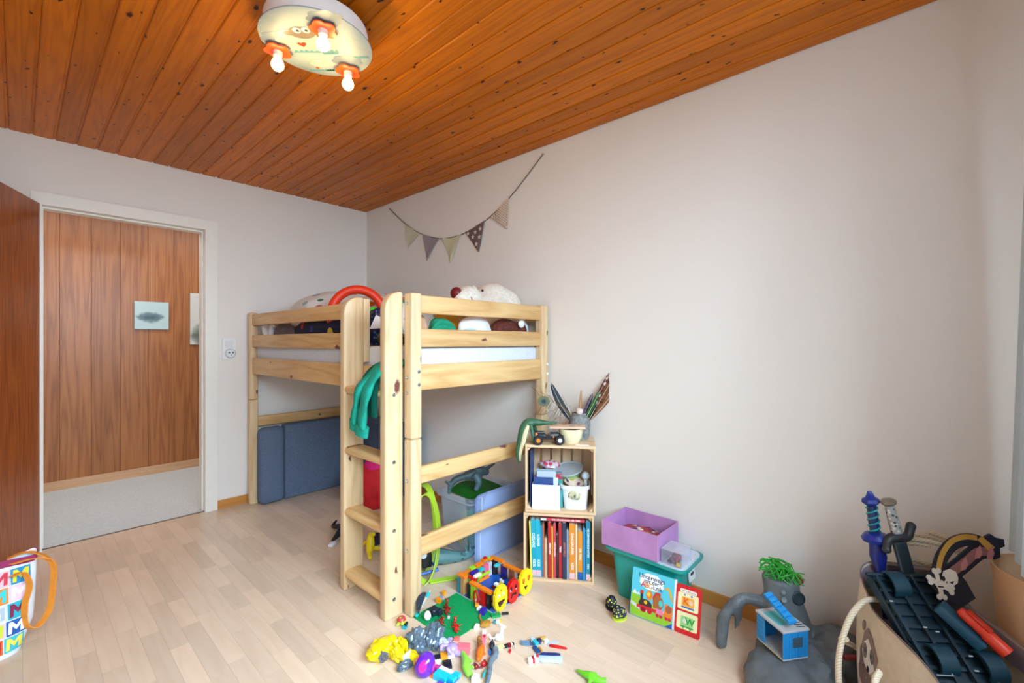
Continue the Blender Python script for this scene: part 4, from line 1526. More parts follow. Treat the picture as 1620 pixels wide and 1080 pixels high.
# ---------------------------------------------------------------- boxes by the right wall
def loft(rings, M=None, close=True):
    b = NB()
    rr = [[b.verts.new(M @ Vector(p) if M else p) for p in rg] for rg in rings]
    for i in range(len(rr) - 1):
        n = len(rr[i])
        for j in range(n):
            b.faces.new((rr[i][j], rr[i][(j + 1) % n], rr[i + 1][(j + 1) % n], rr[i + 1][j]))
    if close:
        b.faces.new(rr[0])
        b.faces.new(rr[-1])
    return b


def tubrings(spec, n=5):
    return [[(x + cx, y + cy, z) for x, y in rrect(w, h, r, n)] for z, w, h, r, cx, cy in spec]


TEALB = plain((18, 158, 148), .35)
tb = thing('storage_tub', 'teal plastic storage tub with a frosted lid by the wall', 'storage tub', (2.03, .945, 0))
sp = [(0.001, .165, .295, .03, 0, 0), (.222, .195, .345, .035, 0, 0), (.222, .245, .405, .045, 0, 0), (.234, .250, .410, .047, 0, 0), (.234, .232, .392, .04, 0, 0), (.226, .215, .375, .04, 0, 0),
      (.226, .185, .335, .03, 0, 0), (.006, .155, .285, .025, 0, 0)]
part('tub', loft(tubrings(sp)), TEALB, tb)
part('lid', prism(NB(), rrect(.222, .382, .038, 5), .2262, .2385, None), plain((206, 214, 222), .3), tb)
b = prism(NB(), rrect(.07, .055, .004, 3), 0, .003, face_m((.03, -.1715, .165), (0, -1, .09), (0, 0, 1)))
lbp = part('label_plate', b, plain((226, 230, 232), .4), tb)
part('handle_slot', prism(NB(), rrect(.034, .012, .005, 3), .0032, .0042, face_m((.03, -.1715, .168), (0, -1, .09), (0, 0, 1))), BLACK, lbp)

pb = thing('fabric_box', 'open lilac fabric box standing on the teal tub', 'fabric box', (1.912, .866, .239))
LIL = plain((186, 134, 188), .8, .08, 14, .1)
pw, pd, ph, th = .228, .283, .116, .004


def wob(q, s=0):
    for v in q.verts:
        v.co += Vector((.0025 * math.sin(v.co.y * 30 + s), .0025 * math.sin(v.co.x * 30 + s), .0)) * (v.co.z / ph)
    return q


for x0, x1, y0, y1 in ((0, th, 0, pd), (pw - th, pw, 0, pd), (th, pw - th, 0, th), (th, pw - th, pd - th, pd)):
    q = bx(NB(), x0, x1, y0, y1, 0, ph)
    bmesh.ops.subdivide_edges(q, edges=list(q.edges), cuts=4, use_grid_fill=True)
    part('panel', wob(q), LIL, pb, False)
part('bottom', bx(NB(), th, pw - th, th, pd - th, 0, .003), LIL, pb, False)
for x, y in ((.001, .001), (.001, pd - .001)):
    part('seam', tube(NB(), [(x, y, .003), (x, y, ph)], .0016, 5), plain((206, 160, 206), .8), pb)

# ---- toy bricks
SU = .008


def brick_bm(nx, ny, h, studs=True):
    b = bx(NB(), .0001, nx * SU - .0001, .0001, ny * SU - .0001, 0, h)
    if studs:
        for i in range(nx):
            for j in range(ny):
                lathe(b, [(.0025, h - .0002), (.0025, h + .0017)], 8, T(((i + .5) * SU, (j + .5) * SU, 0)))
    return b


BRK = {}


def brick(parent, nx, ny, h, c, loc, rot=(0, 0, 0), studs=True, name='brick', mat=None):
    k = (nx, ny, h, c, studs)
    if k not in BRK:
        me = mesh_of(brick_bm(nx, ny, h, studs), 'brick')
        me.materials.append(mat or plain(c, .3))
        BRK[k] = me
    o = bpy.data.objects.new(name, BRK[k])
    o.location = loc
    o.rotation_euler = rot
    COL.objects.link(o)
    o.parent = parent
    return o


def loose(label, nx, ny, h, c, loc, rot=(0, 0, 0), group='loose toy bricks', mat=None):
    o = brick(None, nx, ny, h, c, loc, rot, True, 'toy_brick', mat)
    return tag(o, label, 'toy brick', group)


rb = random.Random(21)
bc = [((226, 190, 40), 'yellow'), ((30, 34, 50), 'black'), ((190, 30, 40), 'red'), ((220, 224, 226), 'white'), ((200, 130, 60), 'tan'), ((60, 40, 90), 'purple'), ((214, 60, 50), 'scarlet'), ((40, 60, 120), 'blue'), ((230, 120, 40), 'orange'), ((120, 30, 40), 'maroon')]
for i, (c, nm) in enumerate(bc):
    loose(nm + ' toy brick in the lilac fabric box', 4, 2, .0192, c, (1.945 + .05 * (i % 3) + rb.uniform(0, .02), .905 + .052 * (i // 2) + rb.uniform(0, .015), .2430 + (.024 if i % 3 == 1 else 0)),
          (rb.uniform(-.2, .2), rb.uniform(-.2, .2), rb.uniform(0, 3)), 'toy bricks in the lilac box')
b = lump(NB(), (0, 0, 0), (.09, .115, .02), .3, 2.5, 4, 4)
solo('toy_heap', b, spots('toy_heap_mix', (150, 60, 50), [(40, 36, 60), (200, 40, 40), (220, 160, 50), (230, 226, 220), (90, 40, 90), (60, 60, 70)], 45, .5, .4), 'heap of tiny toys filling the bottom of lilac box', 'toys', (2.026, 1.007, .285))['kind'] = 'stuff'

cbx = thing('clear_box', 'small clear plastic box with a toy car on the teal tub', 'clear box', (1.925, .765, .239))
b = NB()
for x0, x1, y0, y1 in ((0, .002, 0, .092), (.108, .11, 0, .092), (.002, .108, 0, .002), (.002, .108, .09, .092)):
    bx(b, x0, x1, y0, y1, 0, .062)
bmesh.ops.remove_doubles(b, verts=b.verts, dist=1e-5)
bx(b, 0, .11, 0, .092, .0621, .0645)
part('shell', b, thin_glass('clear_toybox', (.96, .96, 1.0), .94), cbx, False)
car = thing('toy_car', 'tiny red and dark toy car inside the clear box', 'toy car', (1.945, .79, .241))
b = NB()
cb(b, (.035, .02, .012), (.07, .034, .014))
cb(b, (.03, .02, .026), (.035, .028, .014))
fuse(b, .0025, 1)
part('body', b, spots('car_mix', (150, 40, 50), [(40, 50, 80), (210, 60, 50), (90, 90, 100)], 70, .45, .4), car)
for x in (.015, .055):
    for y in (.002, .038):
        part('wheel', cyl(NB(), (x, y - .004, .008), (x, y + .004, .008), .008, n=12), BLACK, car)
loose('small yellow brick inside the clear box', 2, 2, .0096, (240, 214, 30), (1.934, .775, .2415), (0, 0, .3))
loose('small navy brick inside the clear box', 3, 2, .0096, (40, 46, 80), (1.936, .82, .2415), (0, 0, -.4))

# ---- picture book about a letter train
ex = Vector((.025, -.303, 0)).normalized()
ey = Vector((.043, .0, .194)).normalized()
ez = ex.cross(ey).normalized()
ey = ez.cross(ex)
BM_ = Matrix(((ex.x, ey.x, ez.x, 1.845), (ex.y, ey.y, ez.y, .968), (ex.z, ey.z, ez.z, .0035), (0, 0, 0, 1)))
bk = thing('picture_book', 'open board book Unterwegs mit der ABC-Lok leaning on teal tub', 'book')
bk.matrix_basis = BM_


def flat(name, poly, z, c, parent, t=.0003, rough=.35):
    return part(name, prism(NB(), poly, z - t, z, None), plain(c, rough), parent, False)


def ell(x, y, rx, ry=None, n=20, a0=0):
    return [(x + rx * math.cos(2 * PI * i / n), y + (ry or rx) * math.sin(2 * PI * i / n)) for i in range(n)]


CWb, CHb = .188, .198
cov = part('cover', prism(NB(), rrect(CWb, CHb, .006, 3, CWb / 2, CHb / 2), -.012, 0), plain((88, 200, 220), .3), bk, False)


def bp_(x, y):
    """position on the cover from fractions measured left to right, bottom to top"""
    return (x * CWb, y * CHb)


flat('meadow', [bp_(.01, .01), bp_(.985, .01), bp_(.985, .20), bp_(.75, .30), bp_(.45, .36), bp_(.2, .44), bp_(.01, .46)], .0004, (150, 200, 50), cov)
flat('path', [bp_(.0, .235), bp_(.3, .13), bp_(.55, .20), bp_(.85, .27), bp_(.99, .25), bp_(.99, .31), bp_(.5, .26), bp_(.3, .2), bp_(.02, .29)], .0007, (214, 216, 206), cov)
flat('mountain', [bp_(.03, .46), bp_(.09, .55), bp_(.15, .46)], .0007, (240, 244, 248), cov)
flat('mountain', [bp_(.13, .46), bp_(.18, .51), bp_(.23, .46)], .0007, (230, 238, 244), cov)
cl_ = []
for i in range(60):
    a = 2 * PI * i / 60
    k = 1 + .10 * abs(math.sin(a * 4))
    cl_.append(bp_(.47 + .27 * k * math.cos(a), .785 + .16 * k * math.sin(a)))
flat('speech_cloud', cl_, .0007, (244, 246, 248), cov)
I_ = Matrix.Translation
letters('title', 'Unterwegs', .0265, plain((40, 44, 80), .5), cov, I_((*bp_(.47, .868), .0008)), .0002, .0004)
letters('title', 'mit der', .0225, plain((40, 44, 80), .5), cov, I_((*bp_(.47, .785), .0008)), .0002, .0004)
for j, (ch, c) in enumerate((('A', (206, 40, 40)), ('B', (226, 130, 40)), ('C', (220, 180, 60)))):
    letters('title', ch, .030, plain(c, .5), cov, I_((*bp_(.28 + .085 * j, .695), .0008)), .0002, .0006)
letters('title', '-Lok', .027, plain((40, 44, 80), .5), cov, I_((*bp_(.60, .695), .0008)), .0002, .0004)
flat('giraffe', [bp_(.77, .76), bp_(.86, .79), bp_(.90, .76), bp_(.99, .56), bp_(.99, .50), bp_(.93, .58), bp_(.86, .73), bp_(.78, .74)], .0008, (232, 170, 50), cov)
flat('wagon', [bp_(.52, .50), bp_(.58, .62), bp_(.70, .62), bp_(.72, .30), bp_(.55, .30)], .0009, (196, 60, 40), cov)
flat('bear', ell(.66 * CWb, .42 * CHb, .022, .028), .0012, (166, 100, 50), cov)
flat('book_in_paws', ell(.715 * CWb, .42 * CHb, .009, .013), .0015, (80, 200, 200), cov)
flat('boiler', ell(.36 * CWb, .30 * CHb, .030, .021), .0012, (60, 44, 40), cov)
flat('headlight', ell(.365 * CWb, .345 * CHb, .0075), .0015, (240, 190, 40), cov)
flat('chimney', [bp_(.235, .36), bp_(.29, .36), bp_(.29, .51), bp_(.235, .51)], .0012, (40, 44, 60), cov)
flat('chimney_top', [bp_(.22, .50), bp_(.305, .50), bp_(.30, .57), bp_(.225, .57)], .0015, (206, 44, 44), cov)
flat('lion', ell(.44 * CWb, .51 * CHb, .014, .020), .0010, (222, 130, 40), cov)
flat('lion_face', ell(.425 * CWb, .53 * CHb, .008, .009), .0013, (244, 196, 70), cov)
flat('buffer', [bp_(.16, .20), bp_(.62, .20), bp_(.62, .27), bp_(.16, .26)], .0014, (212, 40, 50), cov)
for x in (.33, .47, .30):
    flat('wheel', ell(x * CWb, .19 * CHb, .011), .0016, (200, 30, 44), cov)
flat('wagon', [bp_(.60, .20), bp_(.78, .20), bp_(.78, .30), bp_(.60, .30)], .0013, (236, 130, 170), cov)
flat('wagon', [bp_(.79, .17), bp_(.985, .17), bp_(.985, .42), bp_(.82, .46)], .0012, (236, 130, 40), cov)
flat('fox', ell(.90 * CWb, .36 * CHb, .013, .016), .0015, (170, 90, 60), cov)
for x in (.655, .735, .86, .93):
    flat('wheel', ell(x * CWb, .165 * CHb, .007), .0016, (206, 40, 60), cov)
flat('corner_flash', [bp_(.83, .005), bp_(.995, .005), bp_(.995, .11)], .0016, (30, 90, 180), cov)
part('spine', prism(NB(), [(CWb, 0), (CWb + .007, 0), (CWb + .007, CHb), (CWb, CHb)], -.011, -.0005), plain((236, 236, 238), .4), bk, False)
PX0, PWb, PHb = CWb + .0075, .103, .190
pg = part('inner_page', prism(NB(), rrect(PWb, PHb, .009, 4, PX0 + PWb / 2, PHb / 2 - .002), -.008, -.003), plain((206, 24, 28), .35), bk, False)
letters('caption', 'Mein Lieblingszug', .0085, plain((90, 60, 60), .5), pg, I_((PX0 + .05, PHb * .872, -.0022)), .0001)
flat('caption_strip', rrect(.068, .014, .005, 3, PX0 + .05, PHb * .872), -.0026, (246, 236, 220), pg)
for j, (cy, ch, cbk, ctx, cun) in enumerate(((.655, 'K', (244, 170, 60), (226, 90, 30), (70, 100, 180)), (.265, 'W', (150, 210, 130), (40, 160, 60), (60, 160, 80)))):
    y = PHb * cy
    flat('ticket', rrect(.084, .066, .006, 3, PX0 + .05, y), -.0026, (240, 232, 180), pg)
    flat('ticket_art', rrect(.05, .036, .003, 2, PX0 + .05, y), -.0022, cbk, pg)
    letters('ticket_letter', ch, .036, plain(ctx, .5), pg, I_((PX0 + (.042 if j == 0 else .062), y, -.0020)), .0002, .001)
    flat('ticket_mark', ell(PX0 + (.062 if j == 0 else .042), y, .009), -.0019, (220, 220, 210) if j else (230, 200, 170), pg)
    flat('ticket_bar', rrect(.052, .006, .001, 2, PX0 + .05, y - .022), -.0021, cun, pg)
    for x in (.036, .064):
        flat('ticket_dot', ell(PX0 + x, y + (.026 if j == 0 else -.027), .004), -.0021, (100, 130, 190) if j == 0 else (70, 170, 80), pg)

# ---- small patterned shoes
for i, (x, y, rz, c1, c2, lab) in enumerate(((1.842, 1.058, .6, (30, 30, 42), [(200, 214, 40), (60, 60, 130), (30, 30, 42)], 'black patterned baby shoe nearer the teal tub'),
                                             (1.795, .985, -.2, (44, 44, 60), [(210, 226, 60), (60, 64, 110), (230, 236, 180), (44, 44, 60)], 'lime and black patterned baby shoe nearer the room'))):
    s = thing('baby_shoe', lab, 'shoe', (x, y, 0), rz, 'pair of patterned baby shoes')
    b = NB()
    sph(b, (0, 0, .022), (.030, .026, .022))
    sph(b, (-.02, 0, .03), (.022, .022, .026))
    fuse(b, .003, 3)
    for v in b.verts:
        v.co.z = max(v.co.z, .006)
    part('upper', b, spots('shoe_knit', c1, c2, 120, .42, .8), s)
    part('sole', prism(NB(), ell(-.006, 0, .037, .027, 22), 0, .0055), plain((206, 224, 60), .6) if i else plain((40, 40, 46), .6), s)
    part('opening', lathe(NB(), [(.012, .049), (.016, .052), (.014, .056), (.009, .054)], 14, T((-.021, 0, 0))), BLACK, s)

# ---------------------------------------------------------------- volcano play set
ROCK = plain((100, 108, 112), .55, .22, 18, .35)
vol = thing('toy_volcano', 'grey plastic volcano playset with a rock arch by the wall', 'playset', (1.9, .35, 0))
b = NB()
tube(b, [(2.0, .385, .0), (1.995, .39, .15), (1.985, .40, .25), (1.983, .405, .318)], [.115, .085, .066, .062], 16)
lump(b, (1.80, .335, .03), (.125, .15, .088), .10, 3, 4, 2)
lump(b, (1.92, .29, .03), (.13, .105, .10), .2, 2.4, 4, 6)
lump(b, (2.03, .23, .06), (.10, .10, .11), .2, 3, 3, 9)
lump(b, (2.04, .22, .0), (.11, .08, .09), .2, 3, 3, 1)
tube(b, cat([(1.975, .44, .195), (1.935, .51, .207), (1.905, .555, .18), (1.890, .585, .10), (1.892, .592, .0)], 5), lerpl([.03, .022, .02, .022, .024], 5), 8)
tube(b, cat([(1.92, .535, .19), (1.93, .54, .12), (1.935, .55, .07)], 4), lerpl([.016, .014, .007], 4), 8)
for v in b.verts:
    v.co.z = max(v.co.z, .0)
    v.co.x = min(v.co.x, XR - .016)
    n_ = noise.noise(v.co * 13) * .03 + noise.noise(v.co * 34) * .012
    k_ = 1 if v.co.z < .12 and v.co.y < .47 else .3
    v.co.x = min(v.co.x + n_ * .6 * k_, XR - .014)
    v.co.y += n_ * k_
    v.co.z = max(0, v.co.z + .5 * n_ * (1 if v.co.z < .12 and v.co.x > 1.88 else 0))
for f_ in [f for f in b.faces]:
    pass
fuse(b, .0115, 0)
for v in b.verts:
    v.co.z = max(v.co.z, .0)
part('rock', b, ROCK, vol, True, True, 14)
tm = face_m((1.985, .40, .325), (-.15, -.1, .98), (1, 0, 0))
rb = random.Random(4)
gb = NB()
for i in range(46):
    a = rb.uniform(0, 2 * PI)
    r0 = rb.uniform(.0, .075)
    a2 = a + rb.uniform(1.8, 3.6)
    p0 = Vector((r0 * math.cos(a), .8 * r0 * math.sin(a), rb.uniform(.0, .03)))
    p2 = Vector((.078 * math.cos(a2), .06 * math.sin(a2), rb.uniform(-.012, .025)))
    p1 = (p0 + p2) / 2 + Vector((rb.uniform(-.03, .03), rb.uniform(-.02, .02), rb.uniform(.0, .02)))
    tube(gb, cat([p0, p1, p2], 3), .0022, 5, True, 1, tm)
tag(part('grass_tangle', gb, plain((40, 160, 44), .5), vol, world=True), kind='stuff')


def onrock(name, u, z, r, c, dep=.012, out=.0):
    """disc standing on the tower face towards the room"""
    d = Vector((-.80, -.60, 0.18))
    base = Vector((1.988, .402, z)) + Vector((.60, -.80, 0)) * u + d.normalized() * (.066 + (.29 - z) * .12 + out)
    m = face_m(base, d, (0, 0, 1))
    return part(name, lathe(NB(), [(r, -.012), (r, dep * .2), (r * .86, dep * .35), (r * .8, .0), (0, -.001)], 20, m), plain(c, .5), vol, world=True)


onrock('cave_hole', .028, .255, .023, (30, 48, 54))
onrock('knob', -.022, .276, .011, (118, 126, 130))
onrock('knob', -.022, .246, .011, (130, 138, 142))
part('lava_patch', lump(NB(), (2.015, .355, .305), (.03, .022, .018), .2, 4, 3, 1), plain((130, 24, 40), .4), vol, world=True)
part('lava_patch', tube(NB(), cat([(1.92, .20, .130), (1.95, .16, .13), (1.98, .10, .105)], 4), lerpl([.012, .014, .01], 4), 7, True, .5), plain((134, 26, 40), .4), vol, world=True)

con = thing('toy_container', 'bright blue open toy container standing on the volcano', 'toy container', (1.772, .352, .1195), math.atan2(-.6, .8))
BL = plain((28, 142, 210), .4)
cw, cd_, ch_ = .100, .128, .104


def cbx_(name, x0, x1, y0, y1, z0, z1, m):
    return part(name, bev(bx(NB(), x0, x1, y0, y1, z0, z1), .001, 1), m, con, False)


cbx_('floor_panel', 0, cw, 0, cd_, 0, .005, plain((196, 198, 200), .5))
cbx_('front_wall', 0, cw, 0, .004, .005, ch_ - .008, BL)
cbx_('back_wall', 0, cw, cd_ - .004, cd_, .005, ch_ - .008, BL)
cbx_('side_wall', cw - .004, cw, .004, cd_ - .004, .005, ch_ - .008, BL)
cbx_('side_wall', 0, .004, cd_ * .68, cd_ - .004, .005, ch_ - .008, BL)
for k in range(7):
    x = .010 + k * .0128
    cbx_('rib', x, x + .006, -.0022, 0, .006, ch_ - .009, BL)
for k in range(5):
    z = .010 + k * .018
    cbx_('rib', -.0022, 0, cd_ * .69, cd_ - .005, z, z + .010, BL)
rf = cbx_('roof', -.003, cw + .003, -.003, cd_ + .003, ch_ - .0078, ch_, plain((188, 190, 192), .5))
part('roof_panel', bx(NB(), .012, .06, .03, cd_ - .02, ch_ + .0001, ch_ + .0012), plain((90, 190, 190), .5), rf, False)
for k in range(9):
    part('hazard_stripe', prism(NB(), [(.066 + .0, .012 + k * .0125), (.094, .006 + k * .0125), (.094, .010 + k * .0125), (.066, .016 + k * .0125)], ch_ + .0001, ch_ + .0008), plain((70, 74, 80), .5), rf, False)
fw = cbx_('window', .036, .074, -.0045, -.0023, .044, .078, plain((64, 86, 100), .2))
for k in range(5):
    part('hazard_stripe', prism(NB(), [(-.0045, .01 + k * .017), (-.0045, .018 + k * .017), (-.0008, .022 + k * .017), (-.0008, .014 + k * .017)], .0051, .0058), plain((222, 196, 60), .5), con, False)

lad = thing('toy_ladder', 'small blue stepped toy ladder lying across the container roof', 'toy ladder')
la, lb_ = Vector((1.868, .425, .285)), Vector((1.806, .330, .2290))
lv = (lb_ - la)
lad.matrix_basis = face_m(la, Vector((-.4, -.1, 1)), lv)
part('rail', bx(NB(), -.015, .015, 0, lv.length, 0, .006), BL, lad, False)
for k in range(6):
    y = lv.length * (k + .12) / 6
    part('step', bev(bx(NB(), -.0145, .0145, y, y + lv.length / 6 * .72, .006, .012), .0015, 1), BL, lad, False)

# ---------------------------------------------------------------- canvas bag with toy weapons
BC = Vector((1.775, -.050, 0))
BA = math.radians(36)
bax, bay = Vector((math.cos(BA), math.sin(BA), 0)), Vector((-math.sin(BA), math.cos(BA), 0))


def bagS(th, h, off=0.0):
    """surface of the sack: th angle, h 0..1 height"""
    c_, s_ = math.cos(th), math.sin(th)
    e = .55
    rx = (.185 + .045 * math.sin(h * 2.2)) + off
    ry = (.150 - .025 * h * h) + off
    x = rx * math.copysign(abs(c_) ** e, c_)
    y = ry * math.copysign(abs(s_) ** e, s_)
    k = .006 * math.sin(th * 7 + h * 4) * h
    top = .40 + .085 * c_ - .03 * s_ + .012 * math.sin(th * 5)
    p = BC + bax * (x + k) + bay * (y + k)
    p.z = h * top
    return p


cv = thing('canvas_bag', 'cream canvas bag with a raccoon print, full of toy weapons', 'bag', (BC.x, BC.y, 0))
b = NB()
N1, N2 = 56, 14
g = [[b.verts.new(bagS(2 * PI * i / N1, j / N2)) for j in range(N2 + 1)] for i in range(N1)]
for i in range(N1):
    for j in range(N2):
        b.faces.new((g[i][j], g[(i + 1) % N1][j], g[(i + 1) % N1][j + 1], g[i][j + 1]))
b.faces.new([g[i][0] for i in range(N1)])
part('body', b, plain((216, 200, 176), .9, .06, 50, .15), cv, True, True)
b = NB()
g = [[b.verts.new(bagS(2 * PI * i / N1, 1.004 - .17 * j / 4, (.004, -.004, -.005, -.006, -.006)[j])) for j in range(5)] for i in range(N1)]
for i in range(N1):
    for j in range(4):
        b.faces.new((g[i][j], g[(i + 1) % N1][j], g[(i + 1) % N1][j + 1], g[i][j + 1]))
solid(b, .002)
part('lining', b, plain((172, 156, 164), .9, .05, 50), cv, True, True)


def bagprint(name, poly, c, off, mat=None):
    poly = [(1.30 + (p[0] - 1.4) * .62, .60 + (p[1] - .7) * .78) for p in poly]
    """poly in (theta, h) painted on the canvas"""
    b = NB()
    cx = sum(p[0] for p in poly) / len(poly)
    cy = sum(p[1] for p in poly) / len(poly)
    m = b.verts.new(bagS(cx, cy, off))
    prev = [m] * len(poly)
    for k in range(1, 6):
        t_ = k / 5
        cur = [b.verts.new(bagS(cx + (p[0] - cx) * t_, cy + (p[1] - cy) * t_, off)) for p in poly]
        for i in range(len(poly)):
            j = (i + 1) % len(poly)
            if k == 1:
                b.faces.new((m, cur[i], cur[j]))
            else:
                b.faces.new((prev[i], cur[i], cur[j], prev[j]))
        prev = cur
    return part(name, b, mat or plain(c, .9), cv, True, True)


def pe(x, y, rx, ry, n=20):
    return [(x + rx * math.cos(2 * PI * i / n), y + ry * math.sin(2 * PI * i / n)) for i in range(n)]


# raccoon: the left of the print lies at larger angle is nearer the room end of the bag
bagprint('raccoon_body', [(1.70, .30), (1.72, .48), (1.50, .56), (1.20, .60), (1.05, .74), (.98, .60), (1.05, .42), (1.3, .34), (1.5, .28)], (126, 104, 96), .0016,
         spots('raccoon_fur', (126, 104, 96), [(160, 140, 130), (126, 104, 96)], 70, .22, .9))
bagprint('raccoon_head', [(1.58, .94), (1.35, .98), (1.12, .88), (1.08, .72), (1.25, .62), (1.45, .58), (1.66, .66), (1.72, .8)], (150, 128, 120), .0022)
bagprint('raccoon_face', [(1.55, .84), (1.40, .88), (1.2, .80), (1.14, .70), (1.3, .60), (1.5, .56), (1.66, .66)], (232, 226, 218), .0028)
bagprint('raccoon_mask', pe(1.28, .73, .10, .075), (128, 116, 112), .0034)
bagprint('raccoon_mask', pe(1.58, .76, .07, .07), (128, 116, 112), .0034)
bagprint('raccoon_eye', pe(1.30, .735, .035, .025), (50, 44, 44), .0040)
bagprint('raccoon_eye', pe(1.56, .755, .03, .025), (50, 44, 44), .0040)
bagprint('raccoon_nose', pe(1.46, .60, .05, .03), (40, 34, 36), .0040)
bagprint('raccoon_ear', pe(1.06, .93, .08, .05), (140, 116, 108), .0026)
bagprint('raccoon_paw', pe(1.02, .60, .06, .08), (226, 220, 214), .0030)

# rope handles
ROPE = NT('rope')
wv = ROPE.n('ShaderNodeTexWave', i_Scale=60.0, i_Distortion=1.0, wave_type='BANDS', bands_direction='DIAGONAL')
tc = ROPE.n('ShaderNodeTexCoord')
ROPE.l(tc.outputs['Object'], wv.inputs['Vector'])
r = ROPE.ramp([(.2, lin((208, 190, 160))), (.8, lin((230, 216, 190)))], wv.outputs[0])
ROPE.l(r.outputs[0], ROPE.b.inputs['Base Color'])
ROPE.b.inputs['Roughness'].default_value = .9
ROPE.bump(wv.outputs[0], .25, .002)
for pts in ([(1.835, .102, .402), (1.80, .135, .40), (1.745, .165, .36), (1.70, .185, .28), (1.665, .185, .20), (1.63, .165, .12), (1.57, .13, .09), (1.52, .10, .13)],
            [(1.80, .18, .26), (1.86, .20, .22), (1.93, .16, .17), (1.95, .14, .10)],
            [(1.56, .085, .33), (1.50, .09, .33), (1.44, .07, .32), (1.40, .03, .33)]):
    part('rope', tube(NB(), cat(pts, 7), .0085, 9), ROPE.m, cv, True, True)
coil = []
for i in range(46):
    a = i * .42
    coil.append((2.02 - .035 * math.cos(a * .5) + .002 * math.sin(i), -.02 + .085 * math.sin(a), .515 + .045 * math.cos(a) + .0005 * i))
rc = solo('rope_coil', tube(NB(), [Vector(p) for p in coil], .0075, 8), ROPE.m, 'loose coil of cream rope behind the toy swords', 'rope')

# black toy track piece in the mouth of the bag
CARB = plain((18, 44, 58), .45, .2, 20)
trk = thing('toy_transporter', 'dark blue-black toy car transporter lying in the canvas bag', 'toy transporter')
ta, tbb = Vector((1.876, .056, .480)), Vector((1.700, -.074, .325))
tl_ = (tbb - ta)
tn = Vector((.115, -.127, .018)).cross(tl_)
tn = tn if tn.z > 0 else -tn
trk.matrix_basis = face_m(ta, tn, tl_)
Lh = tl_.length + .07
part('deck', bev(bx(NB(), -.085, .085, 0, Lh, -.03, 0), .004, 1), CARB, trk, False)
rb = random.Random(8)
for k in range(9):
    y = .012 + k * (Lh - .03) / 9
    part('cross_rib', bx(NB(), -.08, .08, y, y + .010, .0002, .010), CARB, trk, False)
for x in (-.078, -.03, .02, .07):
    part('rail', bx(NB(), x, x + .008, .004, Lh - .004, .0104, .018), CARB, trk, False)
for x, y in ((.055, .035), (.055, Lh - .10), (-.055, Lh - .09)):
    b = NB()
    pts = [(x - .025 + .0, y + .035 * math.cos(a), .012 + .028 * math.sin(a)) for a in [PI * i / 10 for i in range(11)]]
    ribbon(pts, .045, .006, (1, 0, 0), b)
    part('wheel_arch', b, plain((20, 60, 76), .4), trk)
for k in range(9):
    x, y = rb.uniform(-.07, .07), rb.uniform(.03, Lh - .03)
    part('marking', bx(NB(), x, x + .010, y, y + .003, .0182, .0190), plain((206, 216, 220), .5), trk, False)
part('axle_bar', cyl(NB(), (-.10, .006, .012), (.10, .006, .012), .006, n=10), CARB, trk)
part('bracket', tube(NB(), [(.03, Lh - .11, .021), (.03, Lh - .06, .021), (.07, Lh - .06, .021)], .0025, 5), plain((150, 164, 170), .4), trk)


# blue toy sword
def along(a, e):
    a, e = Vector(a), Vector(e)
    z = (e - a)
    return face_m(a, z, (1, .3, 0)), z.length


bs = thing('toy_sword', 'blue plastic toy sword with star pommel standing in bag', 'toy sword')
m_, L_ = along((1.905, .098, .44), (1.912, .128, .712))
bs.matrix_basis = m_
SB = plain((26, 48, 140), .35)
part('blade', lathe(NB(), [(0, -.12), (.010, -.12), (.014, .03), (.024, .075), (.020, .12)], 14), plain((22, 36, 120), .35), bs)
part('guard', lathe(NB(), [(.012, .115), (.036, .122), (.040, .132), (.030, .146), (.014, .150)], 20), SB, bs)
gp = part('grip', lathe(NB(), [(.013, .150), (.015, .19), (.013, .235)], 14), plain((20, 40, 90), .4), bs)
for ph_ in (0, PI):
    part('grip_band', tube(NB(), [(.0155 * math.cos(t * 1.0 + ph_), .0155 * math.sin(t + ph_), .152 + .0062 * t) for t in [i * .5 for i in range(27)]], .0028, 6), plain((30, 150, 150), .4), gp)
part('pommel', lathe(NB(), [(.012, .235), (.026, .247), (.024, .258), (.013, .266), (.006, .282), (0, .284)], 6), SB, bs)

# silver toy sword
ss = thing('toy_sword', 'dark toy sword with a silver engraved grip standing in bag', 'toy sword')
m_, L_ = along((1.902, .012, .40), (1.905, .080, .697))
m_ = face_m((1.898, .014, .40), Vector((.006, .066, .297)), (cam_f[0], cam_f[1], 0))
ss.matrix_basis = m_
part('blade', bev(bx(NB(), -.021, .021, -.007, .007, -.12, .185), .004, 1), plain((40, 54, 60), .35), ss)
b = NB()
tube(b, cat([(-.045, 0, .168), (-.03, 0, .195), (0, 0, .198), (.03, 0, .195), (.048, 0, .222)], 4), lerpl([.011, .014, .017, .014, .013], 4), 10)
sph(b, (-.045, 0, .166), .013)
sph(b, (.05, 0, .224), .014)
part('guard', fuse(b, .003, 2), plain((54, 58, 62), .4, metal=.3), ss)
part('grip', lathe(NB(), [(.016, .210), (.0155, .25), (.013, .295)], 14), spots('engraved', (150, 150, 146), [(50, 52, 56), (196, 196, 190)], 110, .42, .4), ss)
part('pommel', lathe(NB(), [(.012, .294), (.021, .302), (.022, .310), (.014, .317), (0, .318)], 18), plain((138, 128, 112), .35, metal=.5), ss)

# foam pirate sabre
sb = thing('toy_sabre', 'flat foam pirate sabre with skull and crossbones and gold guard', 'toy sabre')
o_ = Vector((cam_f[0] * 1.345 + cam_r[0] * 1.345 * (1495 - 810) / 712, cam_f[1] * 1.345 + cam_r[1] * 1.345 * (1495 - 810) / 712, CAM_H - (914 - 540) * 1.345 / 712))
sb.matrix_basis = face_m(o_, (-cam_f[0], -cam_f[1], .25), (0, 0, 1))


